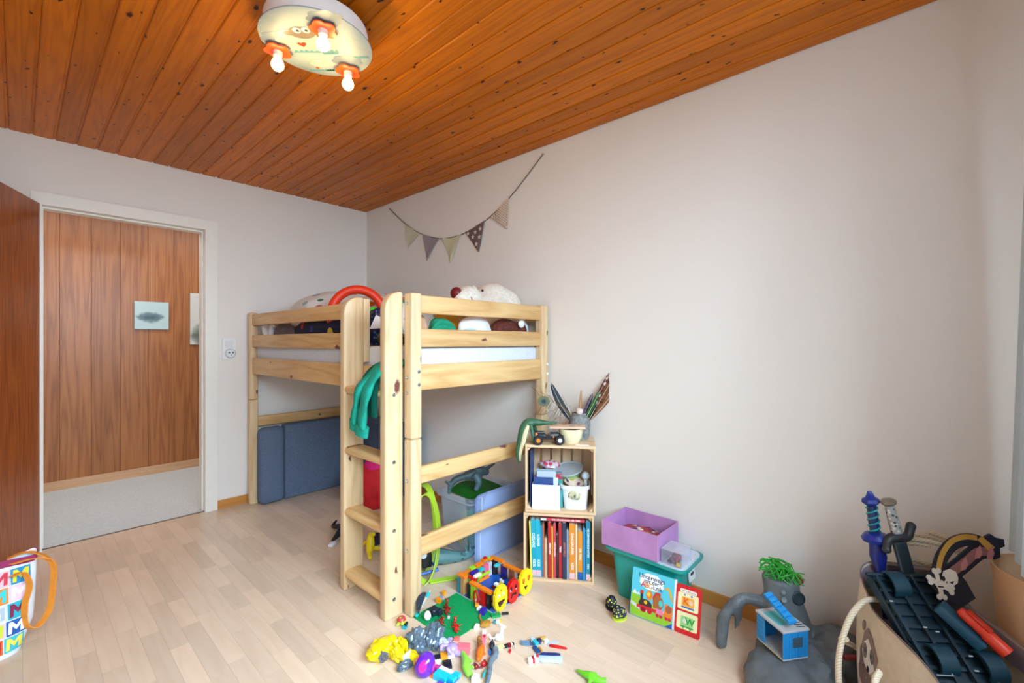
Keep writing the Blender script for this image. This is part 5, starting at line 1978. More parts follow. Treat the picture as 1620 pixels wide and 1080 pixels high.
def q_(x, y):
    return ((x / 3.483 + 1330 - 1495) * .00189, (914 - (y / 3.483 + 770)) * .00195)


def sabre(name, pts, z0, z1, c, parent=None, rough=.7):
    return part(name, prism(NB(), [q_(*p) for p in pts], z0, z1), plain(c, rough), parent or sb, False)


def strip(path, w):
    """outline of a band of zoom-width w along path"""
    P_ = [Vector((x, y, 0)) for x, y in path]
    P_ = cat(P_, 4)
    L, R_ = [], []
    for i, p in enumerate(P_):
        d = (P_[min(i + 1, len(P_) - 1)] - P_[max(0, i - 1)]).normalized()
        n = Vector((-d.y, d.x, 0))
        L.append((p + n * w / 2).to_2d())
        R_.append((p - n * w / 2).to_2d())
    return [(v.x, v.y) for v in L + R_[::-1]]


sabre('guard_back', strip([(545, 470), (590, 395), (660, 335), (740, 312), (810, 320), (865, 360)], 62), -.006, 0, (24, 26, 40))
sabre('guard_gold', strip([(548, 455), (585, 385), (650, 322), (730, 297), (800, 303)], 26), .0002, .002, (200, 150, 60))
sabre('guard_gold', [(800, 310), (830, 295), (885, 350), (850, 372)], .0002, .003, (210, 160, 70))
sabre('grip_back', strip([(600, 490), (700, 430), (800, 370), (870, 370)], 84), -.0065, -.0005, (22, 26, 42))
sabre('grip', strip([(620, 470), (700, 425), (780, 375), (840, 370)], 42), .0002, .003, (150, 100, 96))
for x, y in ((690, 430), (785, 372), (850, 378)):
    sabre('grip_wrap', [(x - 28, y + 34), (x - 12, y - 6), (x + 18, y - 34), (x + 22, y + 2), (x, y + 30)], .0032, .0045, (196, 130, 128))
sabre('pommel', [(840, 300), (880, 282), (905, 300), (950, 310), (945, 345), (915, 355), (905, 400), (870, 412), (845, 385), (880, 350)], -.006, .0015, (28, 36, 56))
sabre('blade', [(470, 500), (540, 440), (640, 450), (690, 520), (720, 600), (640, 640), (540, 600)], -.0065, -.0005, (22, 26, 42))
sabre('bone', strip([(490, 505), (520, 520), (590, 560)], 24), .0, .0025, (226, 216, 200))
sabre('bone', strip([(530, 470), (535, 530), (535, 590)], 22), .0, .0022, (226, 216, 200))
for x, y in ((485, 498), (490, 520), (600, 548), (592, 570), (520, 592), (548, 594), (522, 466), (545, 464)):
    sabre('bone_end', [(x + 14 * math.cos(a), y + 14 * math.sin(a)) for a in [2 * PI * i / 10 for i in range(10)]], .0, .0027, (226, 216, 200))
sk = sabre('skull', [(555, 490), (570, 465), (605, 455), (635, 470), (640, 500), (630, 525), (600, 540), (570, 545), (545, 555), (520, 555), (508, 530), (525, 520), (545, 515)], .0028, .005, (230, 220, 204))
for pts in ([(556 + 11 * math.cos(a), 502 + 13 * math.sin(a)) for a in [2 * PI * i / 12 for i in range(12)]], [(585, 520), (612, 514), (600, 530)], [(566, 518), (574, 516), (572, 528)], [(518, 536), (548, 540), (552, 545), (520, 544)]):
    sabre('skull_mark', pts, .0052, .0058, (30, 30, 36), sk)

# water blaster with orange nozzle
wg = thing('toy_blaster', 'blue toy blaster with orange-red barrel sticking out of bag', 'toy blaster')
ga, ge = Vector((1.792, -.078, .462)), Vector((1.770, -.168, .392))
wg.matrix_basis = face_m(ga, ge - ga, (0, 0, 1))
gl = (ge - ga).length
part('barrel', lathe(NB(), [(.010, 0), (.0135, .01), (.0135, gl * .55), (.017, gl * .6), (.0175, gl), (.013, gl), (.012, gl - .02), (0, gl - .02)], 18), plain((226, 60, 28), .4), wg)
part('body', bev(bx(NB(), -.026, .020, -.045, -.016, -.03, gl * .75), .005, 2), plain((30, 84, 110), .4), wg)
part('rail', bev(bx(NB(), -.010, .010, .012, .019, .01, gl * .6), .002, 1), plain((214, 52, 26), .4), wg)

# beige bin at the right edge
bn = thing('waste_bin', 'tall round beige bin under the curtain at right edge', 'bin', (1.955, -.292, 0))
part('body', lathe(NB(), [(.105, 0), (.14, .56), (.1405, .566), (.1365, .566), (.10, .012)], 40), plain((214, 172, 132), .7), bn)

# ---------------------------------------------------------------- toy brick scene on the floor
gpl = thing('baseplate', 'green studded toy building plate on the floor', 'baseplate', (1.178, 1.412, 0))
part('plate', bx(NB(), 0, .256, 0, .256, .0, .002), plain((0, 150, 84), .4), gpl, False)
b = NB()
for i in range(32):
    for j in range(32):
        lathe(b, [(.0025, .0018), (.0025, .0036)], 7, T(((i + .5) * SU, (j + .5) * SU, 0)))
tag(part('studs', b, plain((0, 150, 84), .4), gpl, False), kind='stuff')

hs = thing('brick_house', 'colourful open toy brick house with three smiley faces', 'brick house', (1.440, 1.424, 0))
HZ = .0033
OR, LI, RD, TN, PK_, BK_, BLU = (236, 130, 20), (164, 204, 40), (200, 20, 24), (196, 142, 84), (240, 110, 130), (26, 26, 34), (30, 90, 190)
part('base', bx(NB(), 0, .256, 0, .256, 0, .0032), plain((28, 96, 190), .4), hs, False)
bh = .0096
# rows: walls as stacks of bricks
for i, (x, y, nx, ny, c) in enumerate(((0, 0.232, 2, 2, (30, 130, 150)), (.0, .200, 3, 3, TN), (0, .152, 2, 3, BK_), (0, .120, 2, 4, LI), (0, .06, 2, 4, RD), (0, .028, 2, 2, BK_),
                                       (.05, .232, 3, 2, LI), (.09, .236, 2, 2, (60, 70, 80)), (.120, .230, 4, 3, LI), (.168, .230, 4, 3, PK_), (.204, .236, 3, 2, (210, 200, 210)), (.232, .22, 3, 4, BK_),
                                       (.236, .15, 2, 4, (40, 30, 120)), (.236, .1, 2, 3, (150, 84, 50)), (.236, .04, 2, 3, (60, 30, 130)), (.05, .0, 2, 2, BK_), (.12, .006, 2, 2, TN))):
    hcol = 7 if y < .2 or x > 0.01 else 8
    for k in range(hcol):
        brick(hs, nx, ny, bh, c, (x, y, HZ + k * bh), studs=(k == hcol - 1))
topz = HZ + 7 * bh + .0002
for x, y, nx, ny, c, lv_ in ((0, .195, 3, 7, OR, 1), (0, .10, 3, 8, OR, 0), (0, .02, 3, 9, OR, 0), (.03, .232, 6, 3, OR, 0), (.08, .232, 4, 3, LI, 1), (.116, .232, 6, 3, OR, 1), (.165, .232, 5, 3, OR, 2), (.206, .232, 6, 3, OR, 1),
                             (.232, .17, 3, 7, OR, 1), (.232, .10, 3, 8, OR, 0), (.232, .03, 3, 8, OR, 0), (.175, .234, 2, 2, RD, 3), (.19, .225, 2, 1, LI, 3), (.05, .20, 6, 2, (60, 30, 150), 1), (.10, .19, 4, 2, (40, 180, 200), 1),
                             (.03, .12, 8, 1, OR, 1), (.05, .15, 10, 1, LI, 1)):
    brick(hs, nx, ny, bh, c, (x, y, topz + lv_ * bh))
for x, y, z, nx, ny, c in ((.03, .15, topz + bh * 2, 5, 2, (236, 236, 238)), (.02, .145, topz + bh, 2, 6, RD), (.10, .09, HZ, 12, 8, BLU), (.12, .11, HZ + bh, 8, 3, (110, 30, 30)), (.13, .10, HZ + bh * 2, 5, 2, (226, 200, 60)),
                           (.17, .11, HZ + bh * 2, 2, 2, (238, 238, 240)), (.17, .11, HZ + bh * 3, 1, 2, (238, 238, 240)), (.175, .108, HZ + bh * 4, 2, 1, BK_), (.06, .04, topz + bh, 2, 2, (236, 236, 238)), (.21, .19, topz - bh, 4, 2, (60, 200, 210)),
                           (.05, .06, HZ, 4, 3, TN), (.03, .03, HZ, 3, 2, (240, 220, 60))):
    brick(hs, nx, ny, bh, c, (x, y, z))


def smiley(x0, c, w, h, marks, z0=HZ, y0=-.0165):
    """rounded face made of rows of brick, front towards -Y; marks = list of (col,row,ncol,nrow,colour)"""
    head = part('face', NB(), plain(c, .3), hs, False) if False else None
    rows = h
    first = None
    for r in range(rows):
        t_ = (r + .5) / rows * 2 - 1
        ww = max(2, round(w * (1 - abs(t_) ** 2.6) ** .42))
        off = (w - ww) / 2
        o = brick(hs, ww, 2, .0064, c, (x0 + off * SU, y0, z0 + r * .0064), studs=(r == rows - 1), name='face_brick')
    for cx, cy, nw, nh, mc in marks:
        b = bx(NB(), x0 + cx * SU * .5, x0 + (cx + nw) * SU * .5, y0 - .0012, y0 + .0004, z0 + cy * .0064, z0 + (cy + nh) * .0064)
        part('face_mark', b, plain(mc, .35), hs, False)


Y_, DK = (246, 216, 20), (60, 26, 20)
smiley(-.004, Y_, 10, 17, [(4, 10, 3, 2, (240, 250, 250)), (4.6, 10, 1.2, 1.2, (50, 180, 200)), (11, 10, 3, 2, (240, 250, 250)), (11.6, 10, 1.2, 1.2, (50, 180, 200)), (8, 14, 2, 1, (190, 110, 30)),
                           (4, 5.5, 11, 1.6, DK), (5, 4, 7, 1.5, DK), (6, 3, 3, 1, DK), (11, 4.4, 2.6, 2, (240, 140, 130))])
smiley(.083, (206, 18, 22), 9, 16, [(3, 9.5, 3, 2.6, (60, 10, 14)), (2.6, 9, 2, 1.8, (240, 240, 240)), (11, 9.5, 3, 2.6, (60, 10, 14)), (12, 9, 2, 1.8, (240, 240, 240)), (5, 5.5, 8, 1.4, (40, 14, 16)), (4, 4, 2, 1.6, (40, 14, 16)), (11, 5, 2, 1.2, (40, 14, 16))])
smiley(.166, Y_, 11, 18, [(4, 10, 1.2, 3, RD), (6.2, 10, 1.2, 3, RD), (4.6, 9, 2, 1.2, RD), (13, 10.5, 1.2, 3, RD), (15.2, 10.5, 1.2, 3, RD), (13.6, 9.5, 2, 1.2, RD), (7, 5.5, 5, 1.3, DK), (8.5, 4.2, 2, 1.5, DK)])
# red oval door frame beside the house
dr = thing('toy_hoop', 'red oval toy window hoop leaning on the brick house', 'toy hoop', (1.425, 1.53, .0038), (.0, -.12, 1.35))
o2, i2 = [], []
for i in range(28):
    a = 2 * PI * i / 28
    o2.append((.021 * math.cos(a), .034 + .034 * math.sin(a)))
    i2.append((.013 * math.cos(a), .034 + .024 * math.sin(a)))
b = NB()
rM = face_m((0, 0, 0), (0, -1, 0), (0, 0, 1))
va = [[b.verts.new(rM @ Vector((*p, z))) for p in q] for q, z in ((o2, 0), (o2, .006), (i2, .006), (i2, 0))]
for a in range(4):
    for j in range(28):
        b.faces.new((va[a][j], va[a][(j + 1) % 28], va[(a + 1) % 4][(j + 1) % 28], va[(a + 1) % 4][j]))
part('frame', b, plain(RD, .35), dr)
part('knob', sph(NB(), (0, -.009, .016), .008), plain((236, 236, 238), .35), dr)

ZP = .0038
loose('white toy brick lying at the foot of the red frame', 3, 2, bh, (238, 238, 240), (1.405, 1.475, ZP), (0, 0, .5))
loose('blue and violet toy brick in front of the house', 4, 3, bh * 2, (50, 40, 150), (1.392, 1.434, ZP), (0, 0, .4))
loose('orange toy brick before the red pillar', 4, 2, bh, (236, 150, 30), (1.413, 1.49, ZP + .0098), (0, .2, .9))
loose('green curved toy slope by the corner smiley', 5, 3, bh, (0, 150, 80), (1.405, 1.398, .0002), (0, 0, -.5))
loose('black toy brick beside the corner smiley', 4, 1, bh, BK_, (1.452, 1.384, .0002), (0, 0, -.7))
loose('orange toy brick at the back edge of green plate', 2, 3, .0192, (240, 150, 20), (1.318, 1.652, ZP), (0, 0, .3))
loose('small orange toy brick behind the green plate', 2, 2, .0192, (240, 156, 30), (1.374, 1.690, .0002), (0, 0, .2))
loose('light blue jointed toy piece between orange bricks', 3, 2, bh, (110, 160, 210), (1.345, 1.664, ZP), (0, 0, .8))
# rotor toy on the plate
fan = thing('toy_rotor', 'black and cyan toy rotor standing on the green plate', 'toy rotor', (1.215, 1.655, ZP))
a_, e_ = Vector((1.176, 1.642, .012)), Vector((1.262, 1.652, .088))
part('bar', tube(NB(), [a_, e_], .0028, 7), plain((190, 220, 226), .3), fan, True, True)
for p, q in ((a_, a_.lerp(e_, .2)), (e_.lerp(a_, .26), e_.lerp(a_, .06))):
    part('bar_end', bev(cb(NB(), (0, 0, 0), (.012, .012, (q - p).length), face_m((p + q) / 2, q - p, (0, 1, 0))), .003, 2), TEALP, fan, True, True)
fm_ = face_m(a_.lerp(e_, .5), (.25, -.9, .3), Vector((-.45, 0, .6)))
part('net', prism(NB(), [(-.048, .004), (.048, .004), (.036, .028), (.012, .042), (-.014, .042), (-.038, .026)], -.001, .001, fm_), spots('net', (40, 44, 54), [(84, 92, 104), (40, 44, 54)], 150, .35, .5), fan, False, True)
b = NB()
cb(b, (1.245, 1.605, .022), (.032, .034, .03))
cb(b, (1.262, 1.585, .018), (.022, .022, .024))
for k in range(3):
    cyl(b, (1.236 + .01 * k, 1.585, .026), (1.245 + .01 * k, 1.575, .040), .003, n=6)
part('engine', fuse(b, .003, 1), plain((30, 36, 50), .4), fan, True, True)
b = lathe(NB(), [(0, 0), (.012, .003), (.0165, .014), (.013, .028), (.006, .036), (0, .038)], 18)
solo('toy_egg', b, plain((240, 240, 236), .35), 'white toy egg near the plate corner by bed post', 'toy egg', (1.208, 1.600, ZP))


def bug(label, c, loc, rz, s=1.0, name='toy_dragon', cat_='toy dragon', c2=None, spikes=True):
    ch = [([(-.035, 0, .008), (-.015, .008, .012), (.0, -.004, .013), (.02, .006, .014), (.036, 0, .022)], [.003, .006, .008, .007, .005]), ((.042, 0, .026), (.009, .007, .007))]
    if spikes:
        ch += [([(.04, .004, .03), (.03, .012, .044)], [.003, .0012]), ([(.04, -.004, .03), (.034, -.012, .044)], [.003, .0012]), ([(.0, .0, .014), (-.005, .03, .02)], [.003, .0014]),
               ([(.0, .0, .014), (.005, -.03, .018)], [.003, .0014]), ([(.02, 0, .012), (.026, .018, .002)], [.003, .002]), ([(-.01, 0, .01), (-.014, -.018, .002)], [.003, .002])]
    return critter(name, label, cat_, spots('bug_' + label[:8], c, c2 or [c, tuple(int(x * .5) for x in c)], 90, .35, .4), ch, loc, (0, 0, rz), s, .0022 * s)


bug('dark red toy dragon in the middle of green plate', (130, 28, 18), (1.300, 1.575, ZP), .9, 1.1, c2=[(150, 50, 30), (60, 14, 12)])
bug('red and gold toy dragon near the plate edge', (130, 30, 16), (1.232, 1.535, ZP), -2.2, 1.0, c2=[(220, 170, 50), (40, 90, 50)])
bug('bright red toy scorpion at the plate corner', (214, 24, 20), (1.247, 1.452, ZP), 1.0, .95, 'toy_scorpion', 'toy scorpion')
loose('white toy cube on the middle of green plate', 1, 1, bh, (240, 238, 234), (1.272, 1.532, ZP), (0, 0, .3))
loose('coral toy brick between scorpion and lilac creature', 2, 3, bh, (240, 110, 110), (1.210, 1.392, .0002), (0, 0, .7))
loose('white and teal toy brick off the plate corner', 3, 2, bh * 1.6, (234, 240, 242), (1.305, 1.386, .0002), (0, 0, .4))
b = lump(NB(), (0, 0, .008), (.026, .02, .008), .3, 4, 3, 2)
solo('toy_rock', b, plain((184, 136, 50), .5), 'mustard brown toy rock in front of the plate', 'toy', (1.352, 1.385, .001))
b = tube(NB(), cat([(1.392, 1.455, .006), (1.368, 1.438, .008), (1.352, 1.405, .006)], 5), .004, 7)
solo('toy_branch', b, plain((170, 120, 40), .5), 'thin brown toy branch leaning at the plate edge', 'toy')


def minifig(label, loc, rot, torso, legs, head=(240, 200, 40), hat=None):
    t_ = thing('mini_figure', label, 'toy figure', loc, rot)
    part('legs', bev(bx(NB(), -.008, .008, -.004, .004, 0, .013), .0008, 1), plain(legs, .35), t_, False)
    part('torso', prism(NB(), [(-.008, .0132), (.008, .0132), (.006, .0265), (-.006, .0265)], -.004, .004, Matrix(((1, 0, 0, 0), (0, 0, 1, 0), (0, 1, 0, 0), (0, 0, 0, 1)))), plain(torso, .35), t_, False)
    for s_ in (-1, 1):
        part('arm', tube(NB(), [(s_ * .0075, 0, .025), (s_ * .0105, -.002, .019), (s_ * .0095, -.007, .015)], .0022, 7), plain(torso, .35), t_)
    part('head', lathe(NB(), [(.003, .0266), (.005, .0285), (.005, .035), (.003, .0365)], 14), plain(head, .35), t_)
    if hat:
        part('hair', lathe(NB(), [(.0056, .0325), (.006, .0365), (.004, .040), (0, .041)], 14), plain(hat, .4), t_)
    return t_


minifig('tiny toy figure in yellow, white and teal by the green slope', (1.388, 1.372, .0065), (PI / 2 - .2, 0, .6), (236, 238, 240), (50, 150, 170))
minifig('tiny toy figure in dark red and black lying by white cat', (1.306, 1.228, .0065), (PI / 2, .0, 1.2), (140, 20, 30), (24, 24, 30), (240, 220, 200), (30, 26, 26))
b = lump(NB(), (0, 0, .004), (.022, .018, .004), .05, 2, 3, 1)
solo('toy_shield', b, spots('shield', (226, 218, 150), [(30, 60, 110), (226, 218, 150)], 40, .4, .4), 'small cream toy shield next to the lying figure', 'toy', (1.292, 1.240, .001))
loose('tiny red toy brick beside the comb piece', 2, 1, .006, (206, 24, 30), (1.298, 1.190, .0002), (0, 0, .5))
cm = thing('toy_comb', 'clear toy fence piece lying on the floor', 'toy fence', (1.325, 1.190, .0), .75)
CL2 = plain((226, 222, 206), .3)
for k in range(5):
    part('bar', tube(NB(), [(0, k * .007, .003), (.036, k * .007, .003)], .0011, 5), CL2, cm)

# turtle and little things by the bed post
tt = thing('toy_turtle', 'red and lime toy turtle by the bed post foot', 'toy turtle', (1.118, 1.665, .0), -2.0)
part('body', fuse(sph(sph(sph(sph(sph(sph(NB(), (0, 0, .012), (.020, .017, .011)), (.024, 0, .014), (.009, .008, .008)), (.012, .017, .006), (.008, .009, .006)), (.012, -.017, .006), (.008, .009, .006)), (-.013, .015, .006), (.008, .008, .006)), (-.013, -.015, .006), (.008, .008, .006)), .0025, 2), plain((190, 210, 70), .4), tt)
part('shell', lathe(NB(), [(.019, .016), (.020, .019), (.015, .027), (0, .031)], 18), spots('turtle_shell', (196, 60, 50), [(120, 200, 90), (196, 60, 50), (90, 40, 30)], 70, .4, .4), tt)
loose('cyan and black toy brick beside the turtle', 3, 2, bh, (30, 180, 190), (1.105, 1.615, .0002), (0, 0, .5))
loose('black toy brick on top of the cyan one', 2, 1, bh, BK_, (1.112, 1.62, .0100), (0, 0, .5))

# ---------------------------------------------------------------- toys in the foreground
FOILY = plain((236, 208, 12), .25, .12, 30, .25)
FOILG = plain((104, 122, 136), .2, .25, 26, .3, metal=.35)


def crumple(c, r, seed, amp=.28, sub=4):
    b = lump(NB(), (0, 0, 0), r, amp, 2.4, sub, seed)
    for v in b.verts:
        k = abs(noise.noise(v.co * 38 + Vector((seed, 0, 0))))
        v.co *= (1 - .22 * k)
    zmin = -r[2] * .75
    for v in b.verts:
        v.co.z = max(v.co.z, zmin)
    bmesh.ops.translate(b, vec=(c[0], c[1], c[2] - zmin), verts=b.verts)
    return b


bal = thing('foil_balloon', 'deflated yellow and grey foil balloon crumpled on the floor', 'balloon', (1.03, 1.47, 0))
part('yellow_lobe', crumple((.955, 1.548, .0), (.070, .048, .036), 3.1, .22), FOILY, bal, True, True, 30)
part('yellow_fold', crumple((.975, 1.490, .004), (.022, .046, .034), 5.7), FOILY, bal, True, True, 30)
part('yellow_fold', crumple((1.012, 1.505, .0), (.018, .040, .036), 9.7), FOILY, bal, True, True, 30)
part('yellow_fold', crumple((1.012, 1.435, .0), (.018, .050, .022), 2.9), FOILY, bal, True, True, 30)
part('grey_lobe', crumple((1.062, 1.475, .0), (.042, .05, .05), 7.3), FOILG, bal, True, True, 30)
part('grey_lobe', crumple((1.118, 1.440, .0), (.046, .042, .056), 1.3), FOILG, bal, True, True, 30)
part('grey_fold', crumple((.974, 1.425, .0), (.036, .018, .016), 4.3), FOILG, bal, True, True, 30)
part('grey_patch', crumple((.932, 1.512, .012), (.020, .022, .020), 6.3), plain((96, 96, 100), .4), bal, True, True, 30)
part('silver_fold', crumple((1.000, 1.445, .002), (.026, .016, .022), 8.3), plain((214, 222, 228), .2, metal=.3), bal, True, True, 30)
part('silver_fold', crumple((1.128, 1.395, .0), (.020, .032, .030), 2.3), plain((208, 220, 228), .2, metal=.3), bal, True, True, 30)

# purple egg
eg = thing('plastic_egg', 'shiny purple plastic egg with pink spots on the floor', 'egg', (1.005, 1.345, .0375), (.35, .2, .4))
prof_e = []
for i in range(17):
    a = -PI / 2 + PI * i / 16
    prof_e.append((max(0, .0365 * math.cos(a) * (1 - .08 * math.sin(a))), .043 * math.sin(a)))
prof_e[0] = (0, prof_e[0][1])
prof_e[-1] = (0, prof_e[-1][1])
egm = part('shell', lathe(NB(), prof_e, 36), plain((104, 40, 196), .15), eg)
for th_, ph_ in ((-1.45, .15), (-3.0, .25), (.2, .0), (1.9, .1)):
    b = NB()

    def es(t0, p0, off):
        r_ = .0365 * math.cos(p0) * (1 - .08 * math.sin(p0)) + off * math.cos(p0)
        return Vector((r_ * math.cos(t0), r_ * math.sin(t0), .043 * math.sin(p0) + off * math.sin(p0)))
    m0 = b.verts.new(es(th_, ph_, .0008))
    prev = None
    for k in range(1, 6):
        cur = [b.verts.new(es(th_ + .42 * k / 5 * math.cos(q), ph_ + .50 * k / 5 * math.sin(q), .0008)) for q in [2 * PI * i / 22 for i in range(22)]]
        for i in range(22):
            j = (i + 1) % 22
            if prev is None:
                b.faces.new((m0, cur[i], cur[j]))
            else:
                b.faces.new((prev[i], cur[i], cur[j], prev[j]))
        prev = cur
    part('spot', b, plain((226, 40, 150), .15), egm)

# brick clusters
wc = thing('brick_block', 'white, black and orange block of toy bricks behind the egg', 'toy bricks', (1.062, 1.366, .0002), -.55)
brick(wc, 8, 4, bh, (236, 238, 240), (0, 0, 0))
brick(wc, 4, 2, bh, BK_, (-.008, .004, bh + .0001))
brick(wc, 3, 4, bh, (240, 160, 30), (.026, -.004, bh + .0001))
brick(wc, 3, 4, bh, (238, 240, 242), (.052, -.004, bh + .0001))
brick(wc, 4, 5, bh, (22, 22, 36), (.03, -.045, 0))
brick(wc, 2, 2, bh, BK_, (.058, .03, bh + .0001))
tw = thing('brick_tower', 'cyan, orange and violet toy brick model in the foreground', 'toy bricks', (1.022, 1.252, .0002), .22)
CY, VI = (20, 190, 214), (110, 70, 190)
for nx, ny, c, x, y, z in ((6, 7, CY, 0, 0, 0), (4, 7, CY, .0, 0, 1), (2, 7, (236, 240, 244), .034, 0, 1), (2, 2, OR, .002, .058, 0), (5, 2, VI, .02, .058, 0), (2, 2, (200, 60, 140), .03, .06, 1), (2, 3, VI, -.018, .0, 0), (3, 3, OR, -.036, -.012, 0),
                           (2, 3, (210, 220, 120), -.016, -.022, 0), (6, 3, (40, 120, 190), .006, -.026, 0), (3, 3, CY, .012, -.026, 1), (2, 3, CY, .038, -.03, 1)):
    brick(tw, nx, ny, bh, c, (x, y, z * bh + .0001 * z))
loose('large coral pink toy brick block on the floor', 4, 6, .0288, (240, 116, 128), (1.180, 1.300, .0002), (0, 0, .65), mat=None)
pkb = thing('toy_tile_stack', 'long pink toy brick with red marks and white head', 'toy bricks', (1.262, 1.295, .0002), .72)
brick(pkb, 7, 2, bh * 1.4, (244, 124, 140), (0, 0, 0), studs=False)
brick(pkb, 2, 2, bh, (236, 234, 234), (.05, 0, .0004 + bh * 1.4))
brick(pkb, 2, 1, .0034, (190, 30, 50), (.03, .002, .0004 + bh * 1.4), studs=False)
loose('white toy cube at the lower picture edge', 3, 3, .024, (242, 242, 244), (1.098, 1.165, .0002), (0, 0, .45))

critter('toy_octopus', 'lilac toy creature with curling arms on the floor', 'toy creature', plain((176, 150, 206), .4, .1, 30),
        [((0, 0, .022), (.026, .026, .022)), ([(.01, .01, .03), (.03, .03, .035), (.045, .02, .03)], [.010, .009, .006]), ([(0, .01, .03), (-.02, .035, .04), (-.035, .03, .028)], [.010, .009, .006]),
         ([(-.01, 0, .03), (-.035, -.0, .045), (-.04, -.02, .03)], [.010, .009, .006]), ([(.01, -.01, .02), (.04, -.02, .022), (.05, -.005, .012)], [.009, .008, .005]), ([(0, -.01, .01), (.0, -.04, .01), (.02, -.045, .012)], [.012, .010, .006])],
        (1.140, 1.355, .001), .4, .95, .003)
critter('toy_dinosaur', 'lime green toy dinosaur lying on its side', 'toy dinosaur', plain((140, 214, 70), .4),
        [([(-.055, -.01, .012), (-.02, 0, .016), (.02, .002, .016), (.05, .01, .014)], [.008, .017, .015, .011]), ((.055, .012, .014), (.014, .011, .011)), ([(-.01, -.01, .012), (-.012, -.03, .008)], [.007, .005]),
         ([(.02, -.008, .012), (.025, -.026, .008)], [.006, .004]), ([(-.03, -.01, .012), (-.055, -.025, .008)], [.007, .004])], (1.128, 1.258, .001), .85, 1.0, .0028)
critter('toy_dinosaur', 'orange toy dinosaur beside the grey snake', 'toy dinosaur', plain((240, 112, 20), .35),
        [([(-.03, 0, .012), (0, 0, .02), (.03, 0, .018), (.05, 0, .010)], [.010, .017, .013, .005]), ([(0, .01, .012), (.0, .018, .002)], [.006, .005]), ([(.01, -.01, .012), (.012, -.018, .002)], [.006, .005]), ((-.034, 0, .016), (.013, .010, .010))],
        (1.205, 1.262, .001), .6, .95, .0028)
critter('toy_dinosaur', 'black jagged toy dinosaur head next to the pink brick', 'toy dinosaur', plain((28, 34, 48), .45),
        [([(-.02, 0, .010), (.0, 0, .014), (.02, 0, .012)], [.007, .013, .007]), ([(0, 0, .02), (.004, 0, .032)], [.005, .0015]), ([(.012, 0, .018), (.018, 0, .030)], [.005, .0015]), ([(-.012, 0, .018), (-.012, 0, .028)], [.005, .0015])],
        (1.268, 1.262, .001), .7, 1.0, .0026)
loose('bright blue toy brick under the black dinosaur head', 3, 1, bh, (20, 110, 200), (1.238, 1.238, .0002), (0, 0, .7))
pts = cat([(1.262, 1.238, .014), (1.238, 1.215, .012), (1.205, 1.205, .012), (1.165, 1.172, .012), (1.13, 1.145, .011), (1.09, 1.125, .010), (1.04, 1.11, .008)], 6)
b = tube(NB(), pts, [max(.003, .0125 - .0002 * i) * (1 + .08 * math.sin(i * 2)) for i in range(len(pts))], 10)
solo('toy_snake', b, plain((104, 120, 132), .5, .25, 60, .3), 'long grey toy snake lying on the floor', 'toy snake')
for i, (x, y, c, lab) in enumerate(((1.178, 1.218, (200, 24, 30), 'round red toy bead by the grey snake'), (1.150, 1.228, (130, 20, 30), 'dark red toy bead by the lime dinosaur'))):
    solo('toy_bead', sph(NB(), (0, 0, 0), .0095), plain(c, .3), lab, 'toy bead', (x, y, .0096))
b = tube(NB(), cat([(1.165, 1.25, .004), (1.15, 1.235, .005), (1.165, 1.215, .005), (1.19, 1.215, .004), (1.20, 1.235, .004)], 5), .0034, 7)
solo('toy_worm', b, plain((120, 24, 30), .5), 'dark red toy worm curling between the dinosaurs', 'toy worm')
b = tube(NB(), cat([(1.162, 1.19, .008), (1.145, 1.18, .010), (1.13, 1.172, .008)], 4), [.005 - .0004 * abs(i - 4) for i in range(9)], 8)
solo('toy_lizard', b, plain((40, 170, 160), .4), 'tiny teal and green toy lizard beside the snake', 'toy lizard')
critter('toy_tiger', 'small brown and black striped toy animal', 'toy animal', spots('tiger', (150, 96, 40), [(40, 28, 20), (150, 96, 40), (210, 160, 70)], 80, .4, .5),
        [([(-.018, 0, .014), (.018, 0, .015)], [.010, .010]), ((.024, 0, .022), .009), ([(-.012, .006, .01), (-.012, .006, .001)], [.004, .004]), ([(.012, -.006, .01), (.012, -.006, .001)], [.004, .004]), ([(-.02, 0, .018), (-.03, 0, .026)], [.003, .002])],
        (1.238, 1.297, .0), 1.0, 1.1, .0026)
critter('toy_cat', 'white toy cat sitting with a curled tail', 'toy cat', plain((238, 238, 238), .35),
        [((0, 0, .014), (.018, .014, .014)), ([(.004, 0, .016), (.010, 0, .038), (.008, 0, .056)], [.011, .007, .006]), ([(.006, 0, .056), (.026, 0, .048)], [.008, .005]), ([(.004, .005, .058), (.0, .007, .068)], [.004, .0015]),
         ([(-.014, 0, .010), (-.032, .0, .012), (-.036, 0, .026), (-.046, 0, .022)], [.004, .004, .0035, .003]), ([(.012, .006, .016), (.016, .006, .001)], [.004, .004])],
        (1.322, 1.275, .0), -.75, 1.08, .0026)
b = cb(NB(), (.02, .028, .0085), (.036, .056, .017))

# spaceship, robot and shoe sole
sh_ = thing('toy_spaceship', 'grey, teal and gold toy brick spaceship on the floor', 'toy spaceship', (1.398, 1.150, .0002), -.62)
for nx, ny, h, c, x, y, z, rz in ((6, 2, bh, (70, 90, 120), -.02, 0, 0, 0), (2, 2, bh, (190, 206, 216), -.012, .006, bh, 0), (2, 3, bh, (40, 180, 200), -.002, -.018, bh, .3), (3, 1, bh, (200, 150, 60), .01, .008, bh, .1), (2, 2, bh, (24, 40, 80), .014, -.006, bh, .2),
                                  (2, 2, bh * 1.2, (236, 238, 240), .042, -.002, 0, .1), (2, 1, bh, (206, 160, 60), .034, .01, bh, 0), (2, 4, bh, (30, 70, 130), -.006, -.05, 0, .25), (1, 3, bh, (190, 140, 40), .012, -.05, 0, .2)):
    brick(sh_, nx, ny, h, c, (x, y, z + .0001), (0, 0, rz))
